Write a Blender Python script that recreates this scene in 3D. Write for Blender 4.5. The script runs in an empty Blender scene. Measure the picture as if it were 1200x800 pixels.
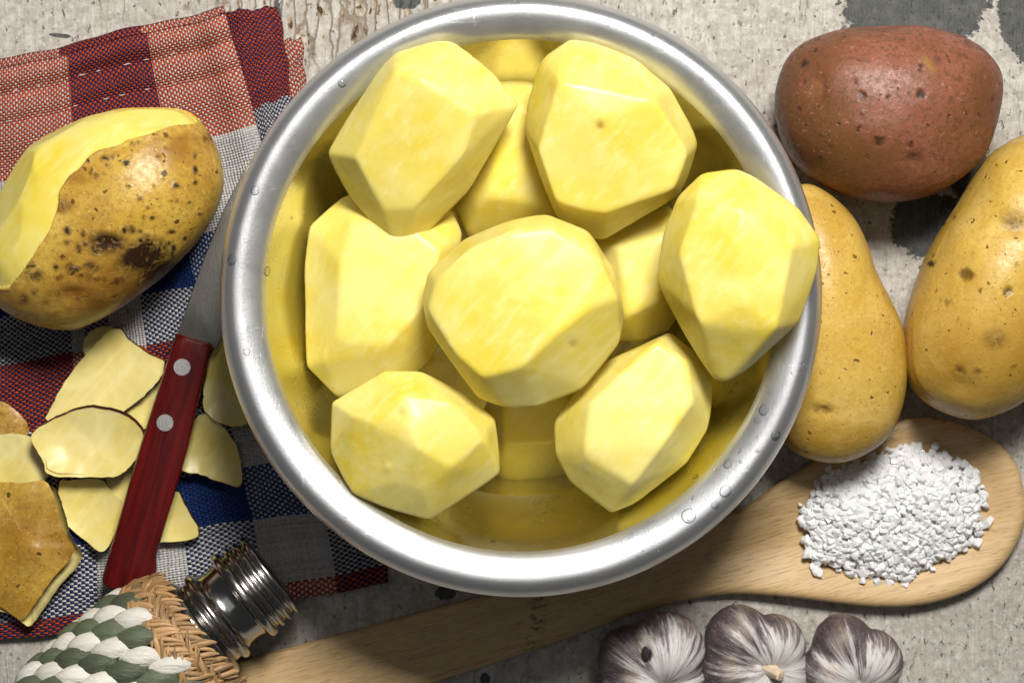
import bpy, bmesh, math, random
import numpy as np
from mathutils import Vector, Matrix

# ------------------------------------------------------------------ camera, world, light
SC = bpy.context.scene
COL = SC.collection
H = 0.85                      # camera height above the table
S = 0.43 / 1200.0             # metres of table per photo pixel
cam_d = bpy.data.cameras.new("camera")
cam = bpy.data.objects.new("camera", cam_d); COL.objects.link(cam)
cam.location = (0, 0, H); cam.rotation_euler = (0, 0, 0)
cam_d.sensor_width = 36.0; cam_d.lens = 36.0 * H / 0.43
cam_d.clip_start = 0.01; cam_d.clip_end = 50
cam_d.dof.use_dof = True; cam_d.dof.focus_distance = H - 0.065; cam_d.dof.aperture_fstop = 14
SC.camera = cam
W = bpy.data.worlds.new("World"); SC.world = W; W.use_nodes = True
W.node_tree.nodes["Background"].inputs[0].default_value = (0.93, 0.96, 1.0, 1)
W.node_tree.nodes["Background"].inputs[1].default_value = 0.04

def area_light(name, loc, target, sx, sy, power, col):
    d = bpy.data.lights.new(name, 'AREA'); d.shape = 'RECTANGLE'; d.size = sx; d.size_y = sy
    d.energy = power; d.color = col
    o = bpy.data.objects.new(name, d); COL.objects.link(o)
    o.location = loc
    o.rotation_euler = (Vector(target) - Vector(loc)).to_track_quat('-Z', 'Y').to_euler()
    return o
area_light("softbox_lamp", (0.12, 0.43, 0.82), (0, 0.03, 0.03), 0.24, 0.20, 12.3, (1.0, 0.97, 0.92))
area_light("overhead_fill", (-0.15, 0.25, 2.0), (0, 0, 0), 1.3, 1.3, 2.2, (0.95, 0.97, 1.0))  # added soft fill from above, no known source; brightens the steel rim
SC.view_settings.view_transform = 'Standard'; SC.view_settings.look = 'None'
SC.view_settings.exposure = 0.0; SC.view_settings.gamma = 1.0
SC.view_settings.use_curve_mapping = False
SC.cycles.max_bounces = 8; SC.cycles.transparent_max_bounces = 12
SC.cycles.use_denoising = True
SC.cycles.use_adaptive_sampling = True; SC.cycles.adaptive_threshold = 0.03
SC.cycles.sample_clamp_indirect = 4.0
SC.cycles.blur_glossy = 1.0; SC.cycles.caustics_reflective = True; SC.cycles.caustics_refractive = False

random.seed(7); RNG = np.random.default_rng(7)

# ------------------------------------------------------------------ helpers
def P(px, py, z=0.0):
    """photo pixel at height z (metres) -> point of the table world"""
    k = S * (H - z) / H
    return Vector(((px - 600) * k, (400 - py) * k, z))
def sc_at(z): return S * (H - z) / H
def to_px(v):
    k = S * (H - v[:, 2]) / H
    return 600 + v[:, 0] / k, 400 - v[:, 1] / k
def tr(ox, oy, s, pts): return [(ox + p[0] * s, oy + p[1] * s) + tuple(p[2:]) for p in pts]

_LAT = RNG.random((32, 32, 32))
def vnoise(p):
    p = np.asarray(p, dtype=float); i = np.floor(p).astype(int); f = p - i
    f = f * f * (3 - 2 * f); r = 0
    for dx in (0, 1):
        wx = f[:, 0] if dx else 1 - f[:, 0]
        for dy in (0, 1):
            wy = f[:, 1] if dy else 1 - f[:, 1]
            for dz in (0, 1):
                wz = f[:, 2] if dz else 1 - f[:, 2]
                r = r + wx * wy * wz * _LAT[(i[:, 0] + dx) % 32, (i[:, 1] + dy) % 32, (i[:, 2] + dz) % 32]
    return r * 2 - 1
def fbm(p, oct=4):
    r = 0; a = 1.0
    for o in range(oct):
        r = r + a * vnoise(p * 2 ** o + 7.3 * o); a *= 0.5
    return r

def thing(name, label, cat, loc, group=None):
    o = bpy.data.objects.new(name, None); COL.objects.link(o); o.location = loc
    o.empty_display_size = 0.01
    o["label"] = label; o["category"] = cat
    if group: o["group"] = group
    return o
def tag(o, label=None, cat=None, group=None, kind=None):
    if label: o["label"] = label
    if cat: o["category"] = cat
    if group: o["group"] = group
    if kind: o["kind"] = kind
    return o
def build(name, verts, faces, mat, parent=None, base=None, smooth=True, attrs=None, uv=None, mats=None, fmat=None):
    """verts in world space; the object sits at base (or its parent's base) """
    b = Vector(base) if base is not None else Vector((0, 0, 0))
    v = np.asarray(verts, dtype=float) - np.array(b)
    me = bpy.data.meshes.new(name)
    me.from_pydata(v.tolist(), [], [tuple(int(i) for i in f) for f in faces])
    if smooth: me.polygons.foreach_set("use_smooth", [True] * len(me.polygons))
    for m in (mats or [mat]): me.materials.append(m)
    if fmat is not None: me.polygons.foreach_set("material_index", fmat)
    for k, a in (attrs or {}).items():
        a = np.asarray(a, dtype=np.float32)
        if a.ndim == 1: me.attributes.new(k, 'FLOAT', 'POINT').data.foreach_set("value", a)
        else: me.attributes.new(k, 'FLOAT_VECTOR', 'POINT').data.foreach_set("vector", a.ravel())
    me.update()
    o = bpy.data.objects.new(name, me); COL.objects.link(o)
    if parent is not None: o.parent = parent
    else: o.location = b
    return o

_ICO = {}
def ico(n):
    if n not in _ICO:
        bm = bmesh.new(); bmesh.ops.create_icosphere(bm, subdivisions=n, radius=1.0)
        _ICO[n] = (np.array([v.co[:] for v in bm.verts]), [[v.index for v in f.verts] for f in bm.faces]); bm.free()
    return _ICO[n]
def hull_planes(pts):
    bm = bmesh.new()
    for p in pts: bm.verts.new(p)
    r = bmesh.ops.convex_hull(bm, input=bm.verts)
    bm.normal_update()
    out = []
    for f in bm.faces:
        n = np.array(f.normal); d = float(n @ np.array(f.calc_center_median()))
        if f.calc_area() > 1e-9: out.append((n, d))
    bm.free(); return out
def inside_poly(x, y, poly):
    r = np.zeros(len(x), bool); n = len(poly)
    for i in range(n):
        x0, y0 = poly[i]; x1, y1 = poly[(i + 1) % n]
        c = ((y0 > y) != (y1 > y)) & (x < (x1 - x0) * (y - y0) / ((y1 - y0) or 1e-9) + x0)
        r ^= c
    return r
def seg_dist(x, y, poly, closed=True):
    d = np.full(len(x), 1e9); n = len(poly)
    for i in range(n if closed else n - 1):
        a = np.array(poly[i][:2]); b = np.array(poly[(i + 1) % n][:2]); ab = b - a
        t = np.clip(((x - a[0]) * ab[0] + (y - a[1]) * ab[1]) / (ab @ ab + 1e-9), 0, 1)
        d = np.minimum(d, np.hypot(x - a[0] - t * ab[0], y - a[1] - t * ab[1]))
    return d
def seg_near(x, y, poly):
    d = np.full(len(x), 1e9); qx = x.copy(); qy = y.copy(); n = len(poly)
    for i in range(n):
        a = np.array(poly[i][:2]); b = np.array(poly[(i + 1) % n][:2]); ab = b - a
        t = np.clip(((x - a[0]) * ab[0] + (y - a[1]) * ab[1]) / (ab @ ab + 1e-9), 0, 1)
        px, py = a[0] + t * ab[0], a[1] + t * ab[1]; e = np.hypot(x - px, y - py); k = e < d
        d[k] = e[k]; qx[k] = px[k]; qy[k] = py[k]
    return d, qx, qy
def catmull(pts, n, closed=True):
    p = np.asarray(pts, float); m = len(p); out = []
    segs = m if closed else m - 1
    for i in range(segs):
        a, b, c, d = (p[(i + k) % m] if closed else p[min(max(i + k, 0), m - 1)] for k in (-1, 0, 1, 2))
        for t in np.linspace(0, 1, n, endpoint=False):
            out.append(0.5 * (2 * b + (c - a) * t + (2 * a - 5 * b + 4 * c - d) * t * t + (3 * b - a - 3 * c + d) * t ** 3))
    if not closed: out.append(p[-1])
    return np.array(out)
def lathe(profile, segs, origin, axis=None, xdir=None, closed=False):
    """profile (r, h) rows -> verts, faces about an axis"""
    o = np.array(origin, float)
    az = np.array(axis, float) if axis is not None else np.array((0, 0, 1.0)); az /= np.linalg.norm(az)
    ax = np.array(xdir, float) if xdir is not None else np.array((1.0, 0, 0))
    ax = ax - az * (ax @ az); ax /= np.linalg.norm(ax); ay = np.cross(az, ax)
    th = np.linspace(0, 2 * math.pi, segs, endpoint=False); V = []
    for r, h in profile:
        V.append(o + az * h + np.outer(np.cos(th) * r, ax) + np.outer(np.sin(th) * r, ay))
    V = np.concatenate(V); F = []; n = len(profile)
    for i in range(n if closed else n - 1):
        j = (i + 1) % n
        for k in range(segs):
            l = (k + 1) % segs; F.append((i * segs + k, i * segs + l, j * segs + l, j * segs + k))
    return V, F

# ------------------------------------------------------------------ node helper
class NT:
    def __init__(s, name):
        s.m = bpy.data.materials.new(name); s.m.use_nodes = True; s.t = s.m.node_tree
        s.b = s.t.nodes["Principled BSDF"]; s.o = s.t.nodes["Material Output"]
    def add(s, typ, ins=None, out=0, **props):
        n = s.t.nodes.new(typ)
        for k, v in props.items(): setattr(n, k, v)
        for k, v in (ins or {}).items(): s.put(n.inputs[k], v)
        return n.outputs[out]
    def put(s, sock, v):
        if isinstance(v, bpy.types.NodeSocket): s.t.links.new(v, sock)
        else:
            if sock.type == 'RGBA' and len(v) == 3: v = tuple(v) + (1,)
            sock.default_value = v
    def set(s, **kw):
        for k, v in kw.items(): s.put(s.b.inputs[k.replace('_', ' ')], v)
        return s
    def obj(s): return s.add("ShaderNodeTexCoord", out=3)
    def attr(s, name, out=2): return s.add("ShaderNodeAttribute", out=out, attribute_name=name)
    def rnd(s): return s.add("ShaderNodeObjectInfo", out=5)
    def map(s, v, scale=(1, 1, 1), loc=(0, 0, 0), rot=(0, 0, 0)):
        return s.add("ShaderNodeMapping", {0: v, 1: loc, 2: rot, 3: scale})
    def noise(s, v, scale=5, detail=4, rough=0.55, dist=0.0):
        return s.add("ShaderNodeTexNoise", {"Vector": v, "Scale": scale, "Detail": detail, "Roughness": rough, "Distortion": dist})
    def vor(s, v, scale=5, feature='F1', out=0, rand=1.0):
        return s.add("ShaderNodeTexVoronoi", {"Vector": v, "Scale": scale, "Randomness": rand}, out=out, feature=feature)
    def ramp(s, f, stops, interp='LINEAR'):
        n = s.t.nodes.new("ShaderNodeValToRGB"); n.color_ramp.interpolation = interp
        e = n.color_ramp.elements
        while len(e) < len(stops): e.new(0.5)
        for i, (p, c) in enumerate(stops):
            e[i].position = p
            if not isinstance(c, (tuple, list)): c = (c, c, c)
            e[i].color = tuple(c) + ((1,) if len(c) == 3 else ())
        s.put(n.inputs[0], f); return n.outputs[0]
    def mix(s, f, a, b, blend='MIX'):
        n = s.t.nodes.new("ShaderNodeMix"); n.data_type = 'RGBA'; n.blend_type = blend
        s.put(n.inputs[0], f); s.put(n.inputs[6], a); s.put(n.inputs[7], b); return n.outputs[2]
    def math(s, op, a, b=0.0, c=None, clamp=False):
        n = s.t.nodes.new("ShaderNodeMath"); n.operation = op; n.use_clamp = clamp
        s.put(n.inputs[0], a); s.put(n.inputs[1], b)
        if c is not None: s.put(n.inputs[2], c)
        return n.outputs[0]
    def bump(s, h, strength=0.3, dist=0.001, normal=None):
        ins = {"Height": h, "Strength": strength, "Distance": dist}
        if normal is not None: ins["Normal"] = normal
        return s.add("ShaderNodeBump", ins)
    def shift(s, v, amount):    # per-object offset
        r = s.rnd(); c = s.add("ShaderNodeCombineXYZ", {0: s.math('MULTIPLY', r, amount), 1: s.math('MULTIPLY', r, amount * 1.7), 2: s.math('MULTIPLY', r, -amount)})
        return s.add("ShaderNodeVectorMath", {0: v, 1: c}, operation='ADD')

# ------------------------------------------------------------------ materials
def mat_flesh(name, base=(0.80, 0.69, 0.205), deep=(0.76, 0.60, 0.065), rough=0.36, bump=0.10, und=0.05):
    n = NT(name); v = n.shift(n.obj(), 3.0)
    big = n.noise(v, 38, 3, 0.5, 0.6); mid = n.noise(v, 150, 4, 0.6, 0.4)
    veins = n.noise(n.map(v, (1, 1, 1)), 95, 5, 0.7, 2.2)
    vm = n.ramp(veins, [(0.0, 0), (0.60, 0), (0.72, 1)])
    patch = n.ramp(n.noise(v, 22, 2), [(0.42, 0), (0.62, 1)])
    f = n.ramp(big, [(0.36, 0), (0.68, 1.0)])
    c = n.mix(f, base, deep)
    c = n.mix(n.math('MULTIPLY', n.math('MULTIPLY', vm, patch), 0.6), c, (0.78, 0.58, 0.06))
    c = n.mix(n.ramp(mid, [(0.5, 0), (0.75, 0.30)]), c, (0.84, 0.75, 0.32))
    fine = n.noise(v, 900, 3, 0.6); streak = n.noise(n.map(n.map(v, rot=(0.3, 0.2, 0.7)), (1, 0.05, 1)), 300, 3, 0.6)
    c = n.mix(n.ramp(streak, [(0.5, 0), (0.72, 0.35)]), c, (0.86, 0.78, 0.40))
    h = n.math('ADD', n.math('MULTIPLY', fine, 0.35), n.math('MULTIPLY', streak, 1.3))
    c = n.mix(n.math('MULTIPLY', n.attr("eye"), 0.85, clamp=True), c, (0.42, 0.23, 0.03))
    wave = n.bump(n.noise(v, 110, 2, 0.5, 0.3), und, 0.0022)
    n.set(Base_Color=c, Roughness=n.ramp(mid, [(0.3, rough - 0.08), (0.7, rough + 0.1)]), Normal=n.bump(h, bump, 0.0005, wave),
          Subsurface_Weight=0.18, Subsurface_Scale=0.004, Subsurface_Radius=(1.0, 0.7, 0.25), Specular_IOR_Level=0.4)
    return n.m
def mat_skin(name, base, light, dark, dirt, spots=1.0, rough=0.42, attr_dirt=True, spot_scale=230, mott=1.0, spec=0.28):
    n = NT(name); v = n.shift(n.obj(), 2.0)
    f1 = n.noise(v, 45, 5, 0.62, 0.5); f2 = n.noise(v, 20, 3, 0.5); f3 = n.noise(v, 420, 4, 0.65)
    c = n.mix(n.ramp(f1, [(0.32, 0), (0.68, 1)]), base, light)
    c = n.mix(n.ramp(f2, [(0.44, 0), (0.68, 0.85)]), c, dark)
    c = n.mix(n.ramp(f3, [(0.46, 0), (0.64, 0.75 * mott)]), c, dark)
    c = n.mix(n.ramp(n.noise(v, 900, 3, 0.6), [(0.56, 0), (0.68, 0.5 * mott)]), c, dirt)
    c = n.mix(n.ramp(n.noise(n.map(v, loc=(3, 1, 2)), 520, 3, 0.6, 0.6), [(0.62, 0), (0.68, 0.55 * mott)]), c, tuple(min(1, x * 1.25 + 0.05) for x in light))
    # lenticels: small round pores of uneven size
    dv = n.add("ShaderNodeVectorMath", {0: v, 1: n.add("ShaderNodeVectorMath", {0: n.add("ShaderNodeTexNoise", {"Vector": v, "Scale": 300.0}, out=1), 3: 0.004}, operation='SCALE')}, operation='ADD')
    vd = n.vor(dv, spot_scale); vc = n.vor(dv, spot_scale, out=1)
    vs = n.add("ShaderNodeSeparateColor", {0: vc})
    size = n.ramp(vs, [(0.35, 0.0), (0.60, 0.10), (0.9, 0.20), (1.0, 0.34)])
    spot = n.math('MULTIPLY', n.math('SUBTRACT', size, vd), 9.0, clamp=True)
    spot = n.math('MULTIPLY', spot, spots, clamp=True)
    vd2 = n.vor(dv, spot_scale * 2.4); vs2 = n.add("ShaderNodeSeparateColor", {0: n.vor(dv, spot_scale * 2.4, out=1)}, out=1)
    spot2 = n.math('MULTIPLY', n.math('SUBTRACT', n.ramp(vs2, [(0.40, 0), (1.0, 0.26)]), vd2), 8.0, clamp=True)
    spot2 = n.math('MULTIPLY', spot2, 0.9 * spots, clamp=True)
    sp = n.math('MAXIMUM', spot, spot2)
    c = n.mix(n.math('MULTIPLY', sp, 0.85), c, dirt)
    h = n.math('ADD', n.math('MULTIPLY', f3, 0.5), n.math('MULTIPLY', sp, -0.9))
    if attr_dirt:
        a = n.attr("scab")
        am = n.math('MULTIPLY', a, n.ramp(n.noise(v, 260, 5, 0.7, 0.8), [(0.36, 0.25), (0.52, 1.0)]), clamp=True)
        c = n.mix(am, c, dirt); h = n.math('ADD', h, n.math('MULTIPLY', am, 0.8))
        pa = n.attr("pale"); c = n.mix(n.math('MULTIPLY', pa, 0.8, clamp=True), c, (0.27, 0.15, 0.035))
        pt = n.attr("pit"); c = n.mix(n.math('MULTIPLY', pt, 1.0, clamp=True), c, (0.012, 0.008, 0.005)); h = n.math('ADD', h, n.math('MULTIPLY', pt, -1.5))
        b = n.attr("stain")
        c = n.mix(n.math('MULTIPLY', b, n.ramp(n.noise(v, 120, 4, 0.6), [(0.35, 0.35), (0.6, 1)]), clamp=True), c, dark)
    n.set(Base_Color=c, Roughness=n.ramp(f3, [(0.3, rough - 0.1), (0.7, rough + 0.14)]), Normal=n.bump(h, 0.5, 0.0008), Specular_IOR_Level=spec)
    return n.m
def mat_steel(name, base, rough, scratch=0.25, metal=1.0, stretch=(1, 1, 1)):
    n = NT(name); v = n.obj()
    a = n.noise(n.map(v, stretch), 900, 4, 0.7); b = n.noise(v, 60, 4, 0.6)
    sv = n.noise(n.map(v, (1, 0.06, 1), rot=(0, 0, 0.7)), 1500, 3, 0.7)
    r = n.math('ADD', n.math('MULTIPLY', n.ramp(b, [(0.3, 0), (0.7, 1)]), 0.10), n.math('ADD', rough - 0.08, n.math('MULTIPLY', a, 0.08)))
    s1 = n.ramp(n.noise(n.map(v, (1, 0.03, 1), rot=(0, 0, 0.5)), 420, 3, 0.7), [(0.66, 0), (0.70, 1)]); s2 = n.ramp(n.noise(n.map(v, (0.03, 1, 1), rot=(0, 0, 0.9)), 420, 3, 0.7), [(0.67, 0), (0.71, 1)])
    r = n.math('ADD', r, n.math('MULTIPLY', n.math('MAXIMUM', s1, s2), 0.12))
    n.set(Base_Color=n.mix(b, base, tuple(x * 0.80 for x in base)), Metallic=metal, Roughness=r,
          Normal=n.bump(n.math('ADD', a, n.math('MULTIPLY', sv, 0.7)), scratch, 0.0003))
    return n.m
M = {}
M['flesh'] = mat_flesh("peeled_potato_flesh")
M['flesh_cut'] = mat_flesh("potato_peel_flesh", (0.74, 0.64, 0.27), (0.70, 0.56, 0.13), 0.34, 0.10, 0.12)
M['skin_yellow'] = mat_skin("yellow_potato_skin", (0.53, 0.335, 0.050), (0.64, 0.44, 0.12), (0.38, 0.20, 0.022), (0.10, 0.045, 0.012), rough=0.34, spot_scale=290, mott=0.45)
M['skin_spotted'] = mat_skin("spotted_potato_skin", (0.51, 0.305, 0.034), (0.62, 0.42, 0.085), (0.25, 0.105, 0.014), (0.030, 0.014, 0.006), spots=1.0, rough=0.32, mott=0.6)
M['skin_red'] = mat_skin("red_potato_skin", (0.21, 0.072, 0.040), (0.28, 0.102, 0.066), (0.125, 0.055, 0.016), (0.04, 0.018, 0.010), spots=0.85, rough=0.40, spot_scale=260)
M['skin_purple'] = mat_skin("purple_peel_skin", (0.21, 0.06, 0.045), (0.30, 0.11, 0.07), (0.15, 0.05, 0.03), (0.07, 0.03, 0.02), attr_dirt=False)
M['skin_brown'] = mat_skin("brown_peel_skin", (0.42, 0.22, 0.025), (0.56, 0.36, 0.10), (0.24, 0.10, 0.012), (0.025, 0.012, 0.005), attr_dirt=False, rough=.40, spot_scale=200)
M['steel'] = mat_steel("brushed_steel", (0.72, 0.72, 0.73), 0.32, 0.16, 0.86)
M['steel_in'] = mat_steel("inner_steel_reflection_tint", (0.84, 0.80, 0.54), 0.23, 0.06)  # base colour tinted yellow to stand in for potatoes reflected in the wall
M['blade'] = mat_steel("blade_steel", (0.25, 0.235, 0.21), 0.42, 0.2)
M['chrome'] = mat_steel("bright_neck_metal", (0.50, 0.48, 0.45), 0.17, 0.008)
M['rivet'] = mat_steel("rivet_aluminium", (0.40, 0.385, 0.37), 0.5, 0.35)

def mat_table():
    n = NT("worn_painted_wood")
    # photo-pixel units on the table: x right, y down
    v = n.map(n.obj(), (1 / S, -1 / S, 1 / S), (600, 400, 0))
    sx = n.add("ShaderNodeSeparateXYZ", {0: v}); X = sx; Y = sx.node.outputs[1]
    cache = {}
    def wn(sc):
        sc = 0.035 if sc <= 0.06 else 0.1
        if sc not in cache: cache[sc] = n.noise(v, sc, 7, 0.80)
        return cache[sc]
    def blob(cx, cy, rx, ry, rot=0.0, wob=0.5, wscale=0.03, hard=14.0):
        d = n.add("ShaderNodeVectorMath", {0: v, 1: (cx, cy, 0)}, operation='SUBTRACT')
        d = n.add("ShaderNodeVectorRotate", {"Vector": d, "Angle": rot}, rotation_type='Z_AXIS')
        d = n.add("ShaderNodeVectorMath", {0: d, 1: (1 / rx, 1 / ry, 0)}, operation='MULTIPLY')
        l = n.add("ShaderNodeVectorMath", {0: d}, out=1, operation='LENGTH')
        w = n.math('MULTIPLY', n.math('ADD', n.math('SUBTRACT', wn(0.03), 0.5), n.math('MULTIPLY', n.math('SUBTRACT', wn(0.1), 0.5), 0.6)), wob * 2.6)
        return n.math('MULTIPLY', n.math('SUBTRACT', 1.0, n.math('ADD', l, w)), hard, clamp=True)
    grain = n.noise(n.map(v, (0.30, 0.012, 1)), 1.0, 5, 0.65, 0.3)
    grain2 = n.noise(n.map(v, (0.09, 0.006, 1)), 1.0, 4, 0.6, 0.5)
    cloud = n.noise(v, 0.008, 5, 0.6); fine = n.noise(v, 0.33, 4, 0.7); mott = n.noise(v, 0.07, 5, 0.7)
    c = n.mix(n.ramp(cloud, [(0.35, 0), (0.65, 1)]), (0.57, 0.54, 0.485), (0.44, 0.41, 0.36))
    c = n.mix(n.ramp(mott, [(0.42, 0), (0.66, 0.9)]), c, (0.27, 0.245, 0.205))
    c = n.mix(n.ramp(grain, [(0.50, 0), (0.68, 0.65)]), c, (0.30, 0.265, 0.215))
    c = n.mix(n.ramp(grain2, [(0.52, 0), (0.66, 0.45)]), c, (0.38, 0.35, 0.30))
    c = n.mix(n.ramp(fine, [(0.48, 0), (0.70, 0.55)]), c, (0.36, 0.33, 0.29))
    c = n.mix(n.ramp(n.noise(n.map(v, loc=(300, 90, 0)), 0.16, 3, 0.6), [(0.52, 0), (0.72, 0.5)]), c, (0.70, 0.69, 0.66))
    # dark specks where paint has chipped
    sp = n.noise(n.map(v, (1, 0.55, 1)), 0.17, 4, 0.62, 0.6)
    spm = n.ramp(sp, [(0.625, 0), (0.67, 1)])
    c = n.mix(n.math('MULTIPLY', spm, 0.85), c, (0.075, 0.055, 0.035))
    # weathered strip with vertical cracks at the top
    reg = blob(400, 0, 190, 95, 0, 0.5, 0.02, 2.5)
    warp = n.add("ShaderNodeVectorMath", {0: n.map(v, (0.060, 0.010, 1)), 1: n.add("ShaderNodeVectorMath", {0: n.add("ShaderNodeTexNoise", {"Vector": v, "Scale": 0.05, "Detail": 4.0}, out=1), 3: 0.5}, operation='SCALE')}, operation='ADD')
    ce = n.vor(warp, 1.0, 'DISTANCE_TO_EDGE')
    ck = n.math('MULTIPLY', n.ramp(ce, [(0.0, 1), (0.035, 0.7), (0.07, 0)]), reg)
    hole = n.math('MULTIPLY', n.ramp(n.noise(n.map(v, (0.085, 0.04, 1)), 1.0, 5, 0.65, 0.6), [(0.60, 0), (0.65, 1)]), reg)
    tan = n.math('MULTIPLY', n.ramp(n.noise(n.map(v, (0.085, 0.04, 1)), 1.0, 5, 0.65, 0.6), [(0.53, 0), (0.60, 1)]), reg)
    c = n.mix(n.math('MULTIPLY', tan, 0.7), c, (0.42, 0.31, 0.18))
    c = n.mix(n.math('MULTIPLY', ck, 0.8), c, (0.17, 0.115, 0.06))
    c = n.mix(hole, c, (0.055, 0.035, 0.018))
    # everywhere: a few long cracks along the grain
    ck2 = n.math('MULTIPLY', n.ramp(n.vor(n.map(warp, (0.45, 0.3, 1), (3, 2, 0)), 1.0, 'DISTANCE_TO_EDGE'), [(0.0, 1), (0.012, 0.5), (0.022, 0)]),
                n.ramp(n.noise(v, 0.012, 3), [(0.50, 0), (0.64, 0.6)]))
    c = n.mix(ck2, c, (0.11, 0.08, 0.05))
    # flaked areas showing slate-dark old paint
    masks = [blob(1072, 2, 86, 62, 0.0, 0.42, 0.035, 30), blob(1130, 0, 26, 34, 0.3, 0.6, 0.05, 30), blob(1196, 28, 24, 50, 0.25, 0.5, 0.05, 30),
             blob(1085, 262, 42, 38, 0.5, 0.8, 0.05, 25), blob(1150, 210, 40, 30, 0, 0.7, 0.05, 25),
             blob(522, 694, 11, 9, 0, 0.9, 0.12, 20), blob(478, 2, 16, 10, 0.0, 0.9, 0.08, 20),
             blob(70, 42, 13, 2.6, -0.1, 0.35, 0.1, 20), blob(569, 796, 6, 8, 0, 0.6, 0.1, 20), blob(325, 12, 4, 16, 0.1, 0.6, 0.1, 20)]
    fl = masks[0]
    for m in masks[1:]: fl = n.math('MAXIMUM', fl, m)
    slate = n.mix(n.ramp(n.noise(v, 0.05, 5, 0.7), [(0.45, 0), (0.75, 1)]), (0.055, 0.057, 0.054), (0.12, 0.12, 0.11))
    c = n.mix(fl, c, slate)
    scr = blob(37, 20, 5, 26, 0.52, 0.3, 0.08, 2.0)
    c = n.mix(n.math('MULTIPLY', scr, 0.6), c, (0.40, 0.37, 0.33))
    h = n.math('ADD', n.math('MULTIPLY', fl, -1.6), n.math('MULTIPLY', hole, -1.6))
    h = n.math('ADD', h, n.math('MULTIPLY', ck, -1.0)); h = n.math('ADD', h, n.math('MULTIPLY', spm, -0.8))
    h = n.math('ADD', h, n.math('MULTIPLY', grain, -0.8)); h = n.math('ADD', h, n.math('MULTIPLY', fine, 0.5))
    h = n.math('ADD', h, n.math('MULTIPLY', ck2, -1.0))
    n.set(Base_Color=c, Roughness=n.ramp(fl, [(0, 0.62), (1, 0.5)]), Normal=n.bump(h, 0.75, 0.0006), Specular_IOR_Level=0.3)
    return n.m
M['table'] = mat_table()

def mat_wood_spoon():
    n = NT("bamboo_wood"); v = n.obj()
    g = n.map(v, (1, 1, 1), rot=(0, 0, math.radians(-15)))
    a = n.noise(n.map(g, (22, 420, 100)), 1.0, 4, 0.6, 0.3); b = n.noise(n.map(g, (60, 1500, 100)), 1.0, 3, 0.6, 0.1)
    f = n.noise(n.map(g, (130, 1900, 300)), 1.0, 2, 0.5)
    c = n.mix(n.ramp(a, [(0.3, 0), (0.7, 1)]), (0.58, 0.41, 0.21), (0.48, 0.315, 0.145))
    c = n.mix(n.ramp(f, [(0.55, 0), (0.66, 0.75)]), c, (0.30, 0.17, 0.07))
    c = n.mix(n.ramp(b, [(0.45, 0), (0.7, 0.35)]), c, (0.68, 0.48, 0.25))
    k = n.attr("knot")
    kn = n.math('MULTIPLY', k, n.ramp(n.noise(n.map(g, (260, 700, 200)), 1.0, 3, 0.6), [(0.52, 0), (0.60, 1)]), clamp=True)
    c = n.mix(n.math('MULTIPLY', kn, 0.85), c, (0.09, 0.05, 0.025))
    n.set(Base_Color=c, Roughness=0.5, Normal=n.bump(n.math('ADD', b, n.math('MULTIPLY', f, -1.0)), 0.22, 0.0004), Specular_IOR_Level=0.35)
    return n.m
M['spoon'] = mat_wood_spoon()
def mat_handle():
    n = NT("red_lacquered_wood"); v = n.obj()
    g = n.map(v, rot=(0, 0, math.radians(15)))
    a = n.noise(n.map(g, (340, 18, 60)), 1.0, 5, 0.65, 0.4); b = n.noise(n.map(g, (1400, 90, 200)), 1.0, 3, 0.6)
    c = n.mix(n.ramp(a, [(0.35, 0), (0.7, 1)]), (0.045, 0.002, 0.002), (0.135, 0.006, 0.005))
    c = n.mix(n.ramp(b, [(0.55, 0), (0.75, 0.5)]), c, (0.045, 0.004, 0.003))
    n.set(Base_Color=c, Roughness=n.ramp(b, [(0.3, 0.26), (0.7, 0.42)]), Normal=n.bump(b, 0.15, 0.0003), Coat_Weight=0.05, Coat_Roughness=0.15, Specular_IOR_Level=0.22)
    return n.m
M['handle'] = mat_handle()
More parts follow.
